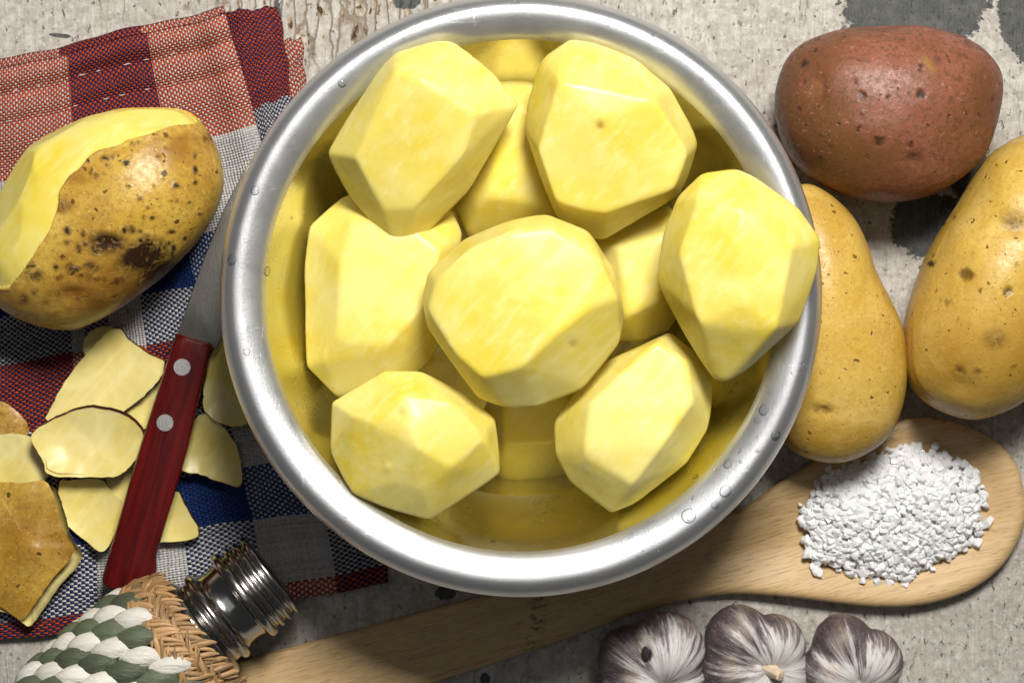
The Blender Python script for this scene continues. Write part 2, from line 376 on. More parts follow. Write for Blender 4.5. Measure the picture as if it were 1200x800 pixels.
def mat_cloth(name, cols_a, rows, cols_b=None, split=0.4):
    """plain weave: warp colour by u, weft colour by v, every thread drawn and bumped"""
    n = NT(name); PITCH = 3.0
    uv = n.attr("thread", 1); sep = n.add("ShaderNodeSeparateXYZ", {0: uv}); U = sep; V = sep.node.outputs[1]
    bands = n.attr("bands", 1); sb = n.add("ShaderNodeSeparateXYZ", {0: bands}); BU = sb; BV = sb.node.outputs[1]
    wob = n.math('MULTIPLY', n.math('SUBTRACT', n.noise(uv, 0.05, 3), 0.5), 3.0)
    un = n.math('DIVIDE', n.math('ADD', U, wob), PITCH); vn = n.math('DIVIDE', n.math('ADD', V, wob), PITCH * 1.0)
    cu = n.math('FLOOR', un); cv = n.math('FLOOR', vn)
    par = n.math('ABSOLUTE', n.math('MODULO', n.math('ADD', cu, cv), 2.0))
    par = n.math('LESS_THAN', par, 0.5)
    pu = n.math('ABSOLUTE', n.math('SINE', n.math('MULTIPLY', un, math.pi))); pv = n.math('ABSOLUTE', n.math('SINE', n.math('MULTIPLY', vn, math.pi)))
    wu = n.add("ShaderNodeTexWhiteNoise", {1: cu}, noise_dimensions='1D'); wv = n.add("ShaderNodeTexWhiteNoise", {1: n.math('ADD', cv, 57.3)}, noise_dimensions='1D')
    ca = n.ramp(BU, cols_a, 'CONSTANT')
    if cols_b: ca = n.mix(n.math('GREATER_THAN', BV, split), ca, n.ramp(BU, cols_b, 'CONSTANT'))
    cr = n.ramp(BV, rows, 'CONSTANT')
    thr = n.math('MULTIPLY', n.add("ShaderNodeSeparateColor", {0: ca}), 0.62)
    par = n.math('SUBTRACT', 1.0, n.math('MULTIPLY', par, n.math('GREATER_THAN', pu, thr)))
    ca = n.mix(0.45, ca, n.mix(1.0, ca, n.ramp(wu, [(0, 0.45), (1, 1.25)]), 'MULTIPLY'))
    cr = n.mix(0.45, cr, n.mix(1.0, cr, n.ramp(wv, [(0, 0.45), (1, 1.25)]), 'MULTIPLY'))
    c = n.mix(par, ca, cr)
    fz = n.noise(uv, 0.8, 3, 0.7)
    c = n.mix(n.ramp(fz, [(0.45, 0), (0.8, 0.25)]), c, n.mix(0.3, c, (0.5, 0.4, 0.35)))
    h = n.mix(par, n.math('MULTIPLY', pu, n.math('ADD', n.math('MULTIPLY', pv, 0.6), 0.4)), n.math('MULTIPLY', pv, n.math('ADD', n.math('MULTIPLY', pu, 0.6), 0.4)))
    h = n.math('ADD', h, n.math('MULTIPLY', fz, 0.5))
    n.set(Base_Color=c, Roughness=0.9, Normal=n.bump(h, 1.0, 0.0012), Specular_IOR_Level=0.15)
    return n.m
NAVY = (0.014, 0.026, 0.110); WHITE = (0.72, 0.70, 0.68); RED = (0.60, 0.080, 0.018); BLUE = (0.010, 0.060, 0.27)
COLS_A = [(0, NAVY), (0.114, WHITE), (0.419, NAVY), (0.714, WHITE)]
COLS_B = [(0, WHITE), (0.106, NAVY), (0.346, WHITE), (0.386, NAVY), (0.455, WHITE), (0.553, NAVY), (0.715, WHITE), (0.88, NAVY)]
# rows of the napkin: v position, left pixel, right pixel
ROWS = [(0.0, (-60, 95), (266, 16)), (0.20, (-60, 224), (300, 146)), (0.30, (-60, 290), (322, 225)), (0.50, (-60, 436), (360, 374)), (0.61, (-60, 516), (388, 456)),
        (0.71, (-60, 594), (415, 530)), (0.82, (-60, 660), (438, 590)), (0.95, (-60, 741), (452, 661)), (1.0, (-60, 760), (455, 684))]
RAMP_V = [(0, RED), (0.20, WHITE), (0.34, BLUE), (0.42, WHITE), (0.50, RED), (0.61, WHITE), (0.71, BLUE), (0.82, WHITE), (0.95, RED)]
M['napkin'] = mat_cloth("checked_linen", COLS_A, RAMP_V, COLS_B, 0.40)
M['napkin_fold'] = mat_cloth("checked_linen_fold", [(0, NAVY), (0.97, NAVY)], [(0, RED), (0.80, WHITE)])
M['napkin_under'] = mat_cloth("checked_linen_underside", [(0, NAVY), (0.13, WHITE), (0.40, NAVY), (0.70, WHITE)], [(0, RED), (0.99, RED)])
M['napkin_strip'] = mat_cloth("checked_linen_strip", [(0, WHITE), (0.99, WHITE)], [(0, RED), (0.85, WHITE)])
def simple(name, col, rough=0.6, var=0.15, scale=300, bump=0.3, dist=0.0005, stretch=(1, 1, 1), ovar=0.0, **kw):
    n = NT(name); v = n.shift(n.map(n.obj(), stretch), 1.0)
    f = n.noise(v, scale, 4, 0.6)
    c = n.mix(f, tuple(x * (1 - var) for x in col), tuple(min(1, x * (1 + var)) for x in col))
    if ovar: c = n.mix(1.0, c, n.ramp(n.rnd(), [(0, 1 - ovar), (1, 1 + ovar)]), 'MULTIPLY')
    n.set(Base_Color=c, Roughness=rough, Normal=n.bump(f, bump, dist), **kw)
    return n.m
M['rope_white'] = simple("white_paper_cord", (0.70, 0.67, 0.60), 0.6, 0.12, 500, 0.9, 0.001, stretch=(0.2, 1, 1), ovar=0.1)
M['rope_green'] = simple("green_paper_cord", (0.085, 0.105, 0.062), 0.6, 0.30, 500, 0.9, 0.001, stretch=(0.2, 1, 1), ovar=0.25)
M['raffia'] = simple("tan_raffia", (0.38, 0.225, 0.10), 0.45, 0.5, 900, 0.8, stretch=(0.12, 1, 1), ovar=0.4)
M['core'] = simple("dark_bottle_core", (0.05, 0.035, 0.02), 0.8)
M['thread'] = simple("white_thread", (0.72, 0.66, 0.64), 0.8)
def mat_salt():
    n = NT("coarse_salt"); c = (0.985, 0.985, 0.988)
    d = n.add("ShaderNodeBsdfDiffuse", {0: c}); t = n.add("ShaderNodeBsdfTranslucent", {0: c}); g = n.add("ShaderNodeBsdfGlossy", {"Roughness": 0.12})
    m1 = n.add("ShaderNodeMixShader", {0: 0.28, 1: d, 2: t}); fr = n.add("ShaderNodeFresnel", {0: 1.5})
    n.t.links.new(n.add("ShaderNodeMixShader", {0: fr, 1: m1, 2: g}), n.o.inputs[0]); return n.m
M['salt'] = mat_salt()
M['garlic_stem'] = simple("dry_garlic_stem", (0.62, 0.50, 0.36), 0.7, 0.25, 400)
M['hole'] = simple("dark_clove_gap", (0.02, 0.015, 0.014), 0.8)
def mat_garlic():
    n = NT("purple_garlic_skin"); s = n.attr("streak", 1); v = n.shift(s, 40.0)
    a = n.noise(n.map(v, (1, 1, 0.5)), 3.2, 5, 0.62, 0.5); b = n.noise(v, 15, 5, 0.7, 0.2); d = n.noise(v, 30, 3, 0.6)
    out = n.attr("outer")
    f = n.math('ADD', n.math('MULTIPLY', a, 0.95), n.math('MULTIPLY', b, 0.35))
    f = n.math('ADD', f, n.math('MULTIPLY', out, 0.34))
    c = n.ramp(f, [(0.62, (0.66, 0.635, 0.61)), (0.73, (0.46, 0.43, 0.415)), (0.79, (0.20, 0.165, 0.168)), (0.90, (0.065, 0.046, 0.050))])
    c = n.mix(n.ramp(n.noise(n.obj(), 60, 3), [(0.5, 0), (0.75, 0.5)]), c, (0.45, 0.34, 0.24))
    c = n.mix(n.ramp(d, [(0.55, 0), (0.72, 0.22)]), c, (0.78, 0.75, 0.73))
    n.set(Base_Color=c, Roughness=0.42, Normal=n.bump(n.math('ADD', n.math('MULTIPLY', b, 0.7), n.math('MULTIPLY', d, 0.5)), 0.5, 0.0008), Subsurface_Weight=0.08, Subsurface_Scale=0.003)
    return n.m
M['garlic'] = mat_garlic()
def mat_water():
    n = NT("shallow_water")
    tr_ = n.add("ShaderNodeBsdfTransparent", {0: (0.95, 0.93, 0.68)})
    nz = n.bump(n.noise(n.obj(), 90, 2), 0.08, 0.001)
    gl = n.add("ShaderNodeBsdfGlossy", {"Color": (1, 1, 1), "Roughness": 0.03, "Normal": nz})
    fr = n.add("ShaderNodeFresnel", {0: 1.33, 1: nz})
    n.t.links.new(n.add("ShaderNodeMixShader", {0: fr, 1: tr_, 2: gl}), n.o.inputs[0]); return n.m
M['water'] = mat_water()
def mat_drop():
    n = NT("water_drop")
    a = n.add("ShaderNodeBsdfTransparent", {0: (0.93, 0.94, 0.95)}); g = n.add("ShaderNodeBsdfGlossy", {"Roughness": 0.03}); fr = n.add("ShaderNodeFresnel", {0: 1.33})
    n.t.links.new(n.add("ShaderNodeMixShader", {0: fr, 1: a, 2: g}), n.o.inputs[0]); return n.m
M['drop'] = mat_drop()

# ------------------------------------------------------------------ the table
gx = np.linspace(-1.0, 1.0, 3); tv = [(-1, -0.8, 0), (1, -0.8, 0), (1, 0.8, 0), (-1, 0.8, 0), (-1, -0.8, -0.03), (1, -0.8, -0.03), (1, 0.8, -0.03), (-1, 0.8, -0.03)]
tag(build("table_top", tv, [(0, 1, 2, 3), (4, 7, 6, 5), (0, 4, 5, 1), (1, 5, 6, 2), (2, 6, 7, 3), (3, 7, 4, 0)], M['table'], smooth=False), kind="structure")

# ------------------------------------------------------------------ napkin
def sheet(name, rows, nu, nv, mat, zf, parent, base, bandu=None):
    V, T, B = [], [], []
    vs = [r[0] for r in rows]
    L = np.array([r[1] for r in rows], float); R = np.array([r[2] for r in rows], float)
    dist = np.concatenate([[0], np.cumsum(np.hypot(*(np.diff(L, axis=0) + np.diff(R, axis=0)).T) / 2)])
    for j in range(nv + 1):
        v = vs[0] + (vs[-1] - vs[0]) * j / nv
        l = np.array([np.interp(v, vs, L[:, 0]), np.interp(v, vs, L[:, 1])]); r = np.array([np.interp(v, vs, R[:, 0]), np.interp(v, vs, R[:, 1])])
        dd = np.interp(v, vs, dist)
        for i in range(nu + 1):
            u = i / nu; p = l + (r - l) * u; p = p + np.array((1.4 * math.sin(v * 17 + u * 5), 1.8 * math.sin(u * 13 + v * 7 + L[0, 0]) + 0.7 * math.sin(u * 37)))
            z = zf(u, v, p[0], p[1]); V.append(P(p[0], p[1], z)[:])
            T.append((u * 330 if nu > 20 and R[0, 0] - L[0, 0] > 150 else u * abs(R[0, 0] - L[0, 0]), dd, 0)); B.append(((u if bandu is None else bandu(u)), v, 0))
    F = [(j * (nu + 1) + i, (j + 1) * (nu + 1) + i, (j + 1) * (nu + 1) + i + 1, j * (nu + 1) + i + 1) for j in range(nv) for i in range(nu)]
    o = build(name, V, F, mat, parent, base, attrs={"thread": np.array(T), "bands": np.array(B)})
    sm = o.modifiers.new("thick", 'SOLIDIFY'); sm.thickness = 0.0008; sm.offset = -1
    return o
nb = P(170, 400, 0)
nap = thing("checked_napkin", "folded red, white and blue checked cloth napkin under the knife and peels", "napkin", nb)
def gau(x, c, w): return math.exp(-((x - c) / w) ** 2)
def z_main(u, v, x, y):
    nz = 0.0006 * math.sin(x * 0.031 + y * 0.017) + 0.0005 * math.sin(x * 0.013 - y * 0.041 + 1.0) + 0.0004 * math.sin(y * 0.09 + x * 0.02)
    z = 0.0042 + 2.4 * nz
    z += 0.0022 * gau(v, 0.025, 0.014) + 0.0030 * gau(v, 0.078, 0.016) - 0.0016 * gau(v, 0.052, 0.008) - 0.0014 * gau(v, 0.104, 0.008)
    z += 0.0022 * gau(v, 0.15, 0.03) * (0.5 + 0.5 * math.sin(u * 9))
    z += 0.0040 * gau(u, 0.95, 0.045) * (1 if v < 0.3 else math.exp(-(v - 0.3) * 12))
    z += 0.0030 * gau(v, 0.50 + 0.04 * math.sin(u * 5), 0.035)            # soft fold below the potato
    z += 0.0010 * gau(v, 0.965, 0.02)
    if v < 0.015: z -= 0.002 * (1 - v / 0.015)
    return max(z, 0.0015)
cloth_o = sheet("cloth_layer", ROWS, 120, 200, M['napkin'], z_main, nap, nb)
sheet("folded_edge", [(0, (258, 14), (326, 8)), (0.35, (272, 60), (334, 52)), (0.80, (292, 128), (341, 112)), (1.0, (300, 175), (352, 160))], 24, 50, M['napkin_fold'],
      lambda u, v, x, y: 0.0022 + 0.0052 * math.sin(min(1, max(0, u * 1.1)) * math.pi) ** 0.8 * (1 - 0.3 * v) + 0.0006 * gau(v, 0.42, 0.04) - 0.0006 * gau(v, 0.12, 0.03), nap, nb)
sheet("under_layer", [(0, (-60, 84), (262, 8)), (1.0, (-60, 130), (270, 60))], 60, 10, M['napkin_under'], lambda u, v, x, y: 0.0010 + 0.0003 * math.sin(x * 0.1), nap, nb)
sheet("side_strip", [(0, (318, 48), (354, 45)), (0.5, (326, 90), (357, 86)), (1, (334, 175), (364, 165))], 12, 30, M['napkin_strip'], lambda u, v, x, y: 0.0013 + 0.0005 * math.sin(y * 0.12), nap, nb)
# hem stitches
st_v, st_f = ico(2)
st_me = None
for vv, us in ((0.046, (0.03, 0.10, 0.17, 0.25, 0.33, 0.40, 0.47, 0.54, 0.62, 0.69, 0.77, 0.85)), (0.098, (0.06, 0.14, 0.22, 0.30, 0.37, 0.45, 0.53, 0.60, 0.68, 0.76, 0.83, 0.9))):
    for u in us:
        l = np.array([np.interp(vv, [0, .2], [-60, -60]), np.interp(vv, [0, .2], [95, 224])]); r = np.array([np.interp(vv, [0, .2], [266, 300]), np.interp(vv, [0, .2], [16, 146])])
        p = l + (r - l) * (u + random.uniform(-.02, .02)); z = z_main(u, vv, p[0], p[1]) + 0.0002
        if st_me is None:
            o = build("hem_stitch", st_v * np.array((0.0013, 0.0002, 0.0002)), st_f, M['thread'], cloth_o); st_me = o.data
        else:
            o = bpy.data.objects.new("hem_stitch", st_me); COL.objects.link(o); o.parent = cloth_o
        o.location = P(p[0], p[1], z) - nb; o.rotation_euler = (0, 0, math.radians(13)); o.scale = (random.uniform(.6, 1.4), 1, 1)
# loose threads along the bottom hem
# ------------------------------------------------------------------ steel bowl
BC = P(610.5, 346, 0.090); BC = Vector((BC.x, BC.y, 0.0))
cm = 0.01
body_p = catmull([(0.05, .28), (3, .28), (4.6, .36), (5.7, .95), (6.5, 1.9), (7.2, 3.1), (7.85, 4.5), (8.45, 6.0), (8.95, 7.3), (9.30, 8.2), (9.62, 8.85)], 8, False)
out_p = catmull([(9.70, 8.72), (9.45, 8.2), (9.1, 7.2), (8.6, 5.9), (8.0, 4.4), (7.35, 3.0), (6.65, 1.75), (5.85, .8), (4.7, .1), (4, 0.02), (3, 0.06), (0.05, .08)], 8, False)
rim_p = catmull([(9.62, 8.85), (9.74, 8.99), (9.92, 9.12), (10.2, 9.26), (10.5, 9.36), (10.78, 9.37), (11.02, 9.25), (11.22, 9.04), (11.34, 8.80), (11.31, 8.66), (11.2, 8.68), (11.08, 8.92), (10.85, 9.10), (10.5, 9.18), (10.05, 9.02), (9.85, 8.90), (9.70, 8.72)], 6, False)
bowl = thing("steel_bowl", "large round stainless steel bowl full of peeled potatoes", "bowl", BC)
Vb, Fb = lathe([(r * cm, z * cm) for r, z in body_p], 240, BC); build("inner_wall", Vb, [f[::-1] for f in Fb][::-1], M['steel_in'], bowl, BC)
Vb, Fb = lathe([(r * cm, z * cm) for r, z in out_p], 160, BC); build("outer_wall", Vb, Fb, M['steel'], bowl, BC)
Vb, Fb = lathe([(r * cm, z * cm) for r, z in rim_p], 300, BC)
ang = np.arctan2(Vb[:, 1] - BC.y, Vb[:, 0] - BC.x)
Vb[:, 2] += 0.00004 * np.sin(ang * 7) + 0.00003 * np.sin(ang * 13 + 1)
build("rim", Vb, Fb, M['steel'], bowl, BC)
WZ = 0.044; wr = 0.0778
wp = [(0.0005, WZ), (wr * .5, WZ), (wr * .9, WZ), (wr, WZ + 0.0006)]
Vw, Fw = lathe([(r, z) for r, z in wp], 120, BC)
tag(build("water", Vw, Fw, M['water'], None, BC), "shallow clear water in the bottom of the steel bowl", "water")

# ------------------------------------------------------------------ peeled potatoes
def peeled(label, outline, tops, zmid, ztop, zbot, tilt=(0, 0), bscale=0.62, sub=6, eyes=(), power=105, chips=10, seed=0):
    cx = np.mean([p[0] for p in outline]); cy = np.mean([p[1] for p in outline])
    def tz(x, y): return tilt[0] * (x - cx) + tilt[1] * (y - cy)
    pts = []
    for x, y in outline: pts.append(np.array(P(x, y, (zmid + tz(x, y)) * cm)))
    for t in tops:
        dz = t[2] if len(t) > 2 else 0
        pts.append(np.array(P(t[0], t[1], (ztop + dz + tz(t[0], t[1])) * cm)))
    for x, y in outline[::2]:
        bx, by = cx + (x - cx) * bscale, cy + (y - cy) * bscale
        pts.append(np.array(P(bx, by, (zbot + 0.5 * tz(x, y)) * cm)))
    c = np.array(P(cx, cy, (zmid * .6 + ztop * .2 + zbot * .2) * cm))
    pl = hull_planes([p - c for p in pts])
    rng = np.random.default_rng(100 + seed); A = np.array(pts) - c
    for k in range(chips):
        n = rng.normal(size=3); n[2] = n[2] * 0.9 + 0.2; n /= np.linalg.norm(n)
        pl.append((n, float((A @ n).max()) * rng.uniform(0.965, 0.996)))
    N = np.array([p[0] for p in pl]); D = np.array([max(p[1], 1e-4) for p in pl])
    u, F = ico(sub)
    inv = np.zeros(len(u))
    for n, d in zip(N, D): inv += np.maximum(0, u @ n / d * 0.03) ** power
    r = 0.03 * inv ** (-1 / power)
    r *= 1 + 0.005 * fbm(u * 2.3 + seed * 3.1, 2)
    r += 0.00005 * fbm(u * 9 + seed, 3)
    V = c + u * r[:, None]
    base = Vector((c[0], c[1], V[:, 2].min())); px, py = to_px(V); eye = np.zeros(len(V))
    for ex, ey, er, amt in eyes:
        d = np.hypot(px - ex, py - ey) / er; w = np.exp(-d ** 2) * (u[:, 2] > 0.2); eye = np.maximum(eye, w * amt); V -= u * (w * 0.0007 * amt)[:, None]
    return tag(build("peeled_potato", V, F, M['flesh'], None, base, attrs={"eye": eye}), label, "potato", "peeled potatoes in the bowl")

C4 = lambda p: tr(340, 20, .375, p)
C5 = lambda p: tr(580, 20, .375, p)
C6 = lambda p: tr(340, 220, .375, p)
C7 = lambda p: tr(640, 180, .55, p)
C8 = lambda p: tr(360, 400, .375, p)
peeled("long angular peeled potato leaning on the bowl's upper left rim",
       C4([(470, 65), (515, 75), (640, 175), (718, 275), (560, 545), (400, 705), (325, 728), (285, 655), (175, 550), (112, 425), (180, 310), (285, 155), (330, 110)]),
       C4([(325, 170, -.5), (410, 190, 0), (580, 300, -.2), (540, 430, -.3), (385, 595, -.6), (290, 600, -.8), (205, 440, -.6)]),
       8.9, 10.9, 5.6, (0, -.008), seed=1)
peeled("broad peeled potato with a small dark eye at the bowl's upper right",
       C5([(230, 68), (300, 72), (440, 130), (550, 220), (640, 385), (600, 520), (575, 560), (340, 698), (285, 690), (195, 630), (150, 530), (90, 350), (100, 270), (130, 160), (160, 110)]),
       C5([(135, 420, -.3), (190, 575, -.4), (335, 615, -.3), (560, 535, -.4), (605, 420, -.5), (500, 260, 0), (340, 320, .2), (200, 200, -.1)]),
       8.7, 10.7, 5.2, (0, -.007), seed=2, eyes=[(703, 148, 5, 1.0), (697, 72, 5, .3)])
peeled("peeled potato overhanging the bowl's right rim",
       C7([(330, 40), (405, 30), (440, 45), (540, 115), (585, 180), (580, 250), (540, 360), (420, 470), (380, 490), (355, 480), (300, 400), (250, 310), (235, 270), (250, 160), (280, 90)]),
       C7([(325, 95, -.2), (285, 210, -.4), (325, 362, -.3), (420, 318, 0), (490, 375, -.4), (525, 200, -.2), (415, 110, .1), (415, 200, .2)]),
       10.3, 12.4, 7.0, (.003, 0), .5, seed=3)
peeled("large peeled potato at the bowl's left side, half under its neighbours",
       C6([(165, 25), (60, 115), (42, 240), (48, 560), (145, 658), (300, 640), (420, 565), (475, 470), (520, 250), (545, 150), (500, 60), (330, -20)]),
       C6([(155, 230, 0), (145, 480, -.1), (110, 540, -.5), (295, 495, 0), (330, 440, 0), (410, 380, 0), (470, 200, -.1), (350, 100, -.2), (200, 110, -.3)]),
       6.9, 8.5, 3.4, (0, 0), seed=4)
peeled("big round peeled potato on top in the middle of the bowl",
       [(494, 350), (500, 318), (545, 278), (600, 255), (640, 250), (690, 270), (720, 315), (733, 372), (728, 400), (685, 455), (630, 478), (590, 478), (560, 467), (530, 428), (500, 383)],
       [(500, 362, -.8), (527, 408, -.6), (565, 442, -.5), (612, 429, -.2), (650, 394, 0), (690, 362, -.2), (725, 350, -.7), (705, 305, -.4), (650, 268, -.3), (600, 270, -.2), (550, 292, -.3), (510, 328, -.6)],
       9.7, 11.8, 6.4, (0, 0), seed=5, eyes=[(672, 404, 5, .6)])
peeled("peeled potato with a darker hollow facet at the bowl's lower left",
       C8([(75, 185), (130, 150), (230, 90), (355, 92), (480, 150), (590, 240), (610, 410), (570, 440), (390, 560), (250, 525), (140, 475), (95, 400), (70, 340)]),
       C8([(150, 235, -.5), (315, 265, 0), (350, 335, 0), (450, 395, -.3), (550, 300, -.4), (450, 190, -.2), (300, 165, -.2), (265, 440, -1.0), (360, 470, -.9)]),
       9.0, 10.9, 5.8, (-.001, .002), .55, seed=6, eyes=[(471, 482, 5, .4), (455, 548, 5, -.5)])
peeled("oblong peeled potato tilted at the bowl's lower right",
       C7([(265, 378), (330, 430), (357, 480), (350, 580), (300, 660), (190, 745), (140, 768), (50, 700), (18, 640), (15, 570), (60, 510), (130, 440)]),
       C7([(95, 530, -.2), (235, 402, -.3), (300, 440, -.3), (312, 530, -.2), (245, 625, 0), (185, 705, -.4), (80, 640, -.3)]),
       8.2, 10.1, 4.6, (0, .002), seed=7)
peeled("peeled potato wedged low between the two upper potatoes",
       [(578, 90), (618, 86), (650, 110), (668, 200), (650, 262), (600, 278), (548, 282), (528, 240), (545, 150)],
       [(595, 120, -.2), (630, 130, 0), (610, 200, 0), (640, 240, -.3), (570, 230, -.2)], 5.6, 7.6, 3.2, seed=8, sub=5, power=60)
peeled("shaded peeled potato low between the middle and right potatoes",
       [(690, 285), (722, 262), (785, 238), (815, 290), (800, 360), (785, 388), (750, 402), (720, 400), (690, 350)],
       [(725, 290, -.2), (780, 275, 0), (775, 350, 0), (735, 370, -.2)], 5.8, 7.6, 3.4, seed=9, sub=5, power=60)
peeled("peeled potato below the middle one, half under water",
       [(560, 490), (590, 430), (660, 420), (700, 460), (702, 520), (675, 562), (640, 574), (590, 572), (565, 540)],
       [(590, 470, 0), (660, 460, 0), (672, 515, -.1), (590, 520, -.1)], 3.0, 4.6, 0.9, seed=10, sub=6, power=34)
peeled("dark peeled potato deep in the gap left of the middle one",
       [(470, 420), (510, 385), (560, 400), (580, 450), (560, 500), (510, 500), (470, 470)],
       [(500, 420, 0), (540, 420, 0), (530, 465, 0)], 4.6, 6.0, 2.6, seed=11, sub=5, power=60)

# ------------------------------------------------------------------ unpeeled potatoes
def whole(name, label, outline, zmid, hup, mat, marks=(), dents=(), sub=6, fat=0.9, seed=0, lump=0.02, group="unpeeled potatoes"):
    o = catmull(outline, 8); cx, cy = o.mean(0)
    th_o = np.arctan2(-(o[:, 1] - cy), o[:, 0] - cx); R_o = np.hypot(o[:, 0] - cx, o[:, 1] - cy)
    idx = np.argsort(th_o); th_o = th_o[idx]; R_o = R_o[idx]
    k = sc_at(zmid * cm); u, F = ico(sub)
    th = np.arctan2(u[:, 1], u[:, 0]); ch = np.hypot(u[:, 0], u[:, 1])
    R = np.interp(th, np.r_[th_o - 2 * np.pi, th_o, th_o + 2 * np.pi], np.r_[R_o, R_o, R_o]) * k
    ch2 = ch ** fat; c = P(cx, cy, zmid * cm)
    V = np.stack([c.x + R * ch2 * np.cos(th), c.y + R * ch2 * np.sin(th), c.z + np.sign(u[:, 2]) * np.abs(u[:, 2]) ** fat * np.where(u[:, 2] > 0, hup * cm, zmid * cm - 0.0005)], 1)
    nrm = u / np.array((1, 1, 1)); 
    amp = lump * R.mean()
    V += u * (amp * fbm(u * 1.6 + seed * 5.3, 3) * np.where(ch > .97, .3, 1))[:, None]
    V[:, 2] = np.maximum(V[:, 2], 0.0006)
    px, py = to_px(V); up = u[:, 2] > -0.15
    scab = np.zeros(len(V)); stain = np.zeros(len(V)); pale = np.zeros(len(V)); pit = np.zeros(len(V))
    for (mx, my, rx, ry, rot, amt, kind) in marks:
        ca, sa = math.cos(rot), math.sin(rot); dx, dy = px - mx, py - my
        d = np.sqrt(((dx * ca + dy * sa) / rx) ** 2 + ((-dx * sa + dy * ca) / ry) ** 2)
        m = np.clip(1.5 - d, 0, 1) * amt * up
        if kind == 's': scab = np.maximum(scab, m)
        elif kind == 'k': pit = np.maximum(pit, np.clip(3 - 2.2 * d, 0, 1) * amt * up)
        elif kind == 'p': pale = np.maximum(pale, m)
        else: stain = np.maximum(stain, m)
    for (mx, my, rx, ry, rot, dep) in dents:
        ca, sa = math.cos(rot), math.sin(rot); dx, dy = px - mx, py - my
        d2 = ((dx * ca + dy * sa) / rx) ** 2 + ((-dx * sa + dy * ca) / ry) ** 2
        V -= u * (np.exp(-d2) * dep * 0.001 * up)[:, None]
    base = Vector((c.x, c.y, 0.0))
    if name is None: return V, F, u, px, py, scab, stain, base
    return tag(build(name, V, F, mat, None, base, attrs={"scab": scab, "stain": stain, "pale": pale, "pit": pit}), label, "potato", group)
def marks_rand(n, x0, x1, y0, y1, r0, r1, seed):
    q = random.Random(seed)
    return [(q.uniform(x0, x1), q.uniform(y0, y1), q.uniform(r0, r1), q.uniform(r0, r1), 0, q.uniform(.6, 1.3), 's') for _ in range(n)]
C9 = lambda p: tr(880, 0, .325, p)
whole("red_potato", "reddish brown unpeeled potato at the top right of the table",
      C9([(88, 390), (95, 300), (130, 210), (200, 150), (330, 108), (480, 97), (620, 102), (760, 140), (850, 200), (900, 290), (885, 420), (840, 560), (760, 640), (660, 700), (540, 727), (400, 720), (280, 680), (170, 600), (110, 500)]),
      3.3, 3.2, M['skin_red'],
      marks=[(1088, 75, 3.5, 12, -.62, 1.2, 'p'), (956, 103, 4, 7, 0.1, .5, 'p'), (1080, 110, 4, 5, 0, .85, 'k'), (1011, 112, 4, 3.5, 0, .85, 'k'), (1029, 166, 4.5, 4.5, 0, .85, 'k'), (943, 75, 3.5, 3.5, 0, .8, 'k'), (1042, 114, 3, 4, 0, .6, 'k'), (1070, 186, 8, 6, 0, .8, 's'), (954, 105, 4, 5, 0, .7, 'd'),
             (1020, 190, 70, 22, .1, .8, 'd'), (1150, 100, 14, 26, 0, .6, 'd')] + marks_rand(26, 930, 1150, 45, 210, 1.6, 3.2, 5),
      dents=[(956, 103, 9, 16, 0.1, 1.6), (963, 102, 2.6, 15, 0.1, 1.2), (1070, 186, 7, 6, 0, 1.6), (1100, 150, 30, 12, .3, .7), (1085, 72, 4, 13, -.55, -.3)], seed=1)
C10 = lambda p: tr(900, 180, .475, p)
whole("yellow_potato", "smooth yellow pear-shaped potato tucked beside the bowl's right rim",
      C10([(90, 75), (150, 100), (210, 160), (245, 230), (265, 290), (310, 380), (335, 460), (335, 590), (300, 690), (225, 748), (150, 762), (70, 738), (20, 680), (-10, 590), (-10, 480), (5, 350), (10, 220), (40, 110)]),
      3.1, 2.7, M['skin_yellow'], marks=[(963, 480, 10, 5, 0, .9, 's'), (955, 240, 18, 8, .4, .5, 'd'), (985, 515, 60, 16, 0, .6, 'd')],
      dents=[(964, 482, 14, 5, 0.1, 1.8), (958, 232, 16, 3, .2, .6), (1010, 330, 30, 40, 0, .6)], seed=2, lump=.012)
whole("yellow_potato", "big yellow potato with a black pit, cut by the right edge of the photo",
      C10([(632, -46), (575, -18), (530, 25), (480, 110), (400, 240), (350, 380), (338, 470), (350, 560), (400, 620), (490, 655), (570, 640), (640, 600), (740, 500), (800, 380), (830, 240), (820, 100), (770, 0), (700, -45)]),
      3.7, 3.6, M['skin_yellow'],
      marks=[(1132, 322, 8, 6, .3, 1, 'k'), (1180, 340, 4, 4, 0, .9, 'k'), (1091, 309, 4, 3, 0, .7, 'k'), (1125, 433, 5, 3, 0, .9, 'k'), (1110, 355, 3, 3, 0, .6, 'k'), (1091, 309, 4, 3, 0, 1.0, 's'), (1166, 396, 12, 10, 0, .75, 's'), (1125, 433, 6, 3, 0, 1.3, 's'), (1190, 258, 16, 10, .2, .7, 's'),
             (1128, 452, 12, 8, 0, .6, 'd'), (1130, 320, 26, 22, 0, .5, 'd'), (1150, 440, 90, 40, 0, .55, 'd')] + marks_rand(12, 1090, 1200, 200, 460, 1.6, 2.6, 9),
      dents=[(1132, 322, 7, 6, 0, 1.0), (1190, 262, 26, 14, .1, 2.2), (1166, 396, 11, 9, 0, -.6), (1128, 452, 14, 10, 0, 1.0)], seed=3, lump=.012)
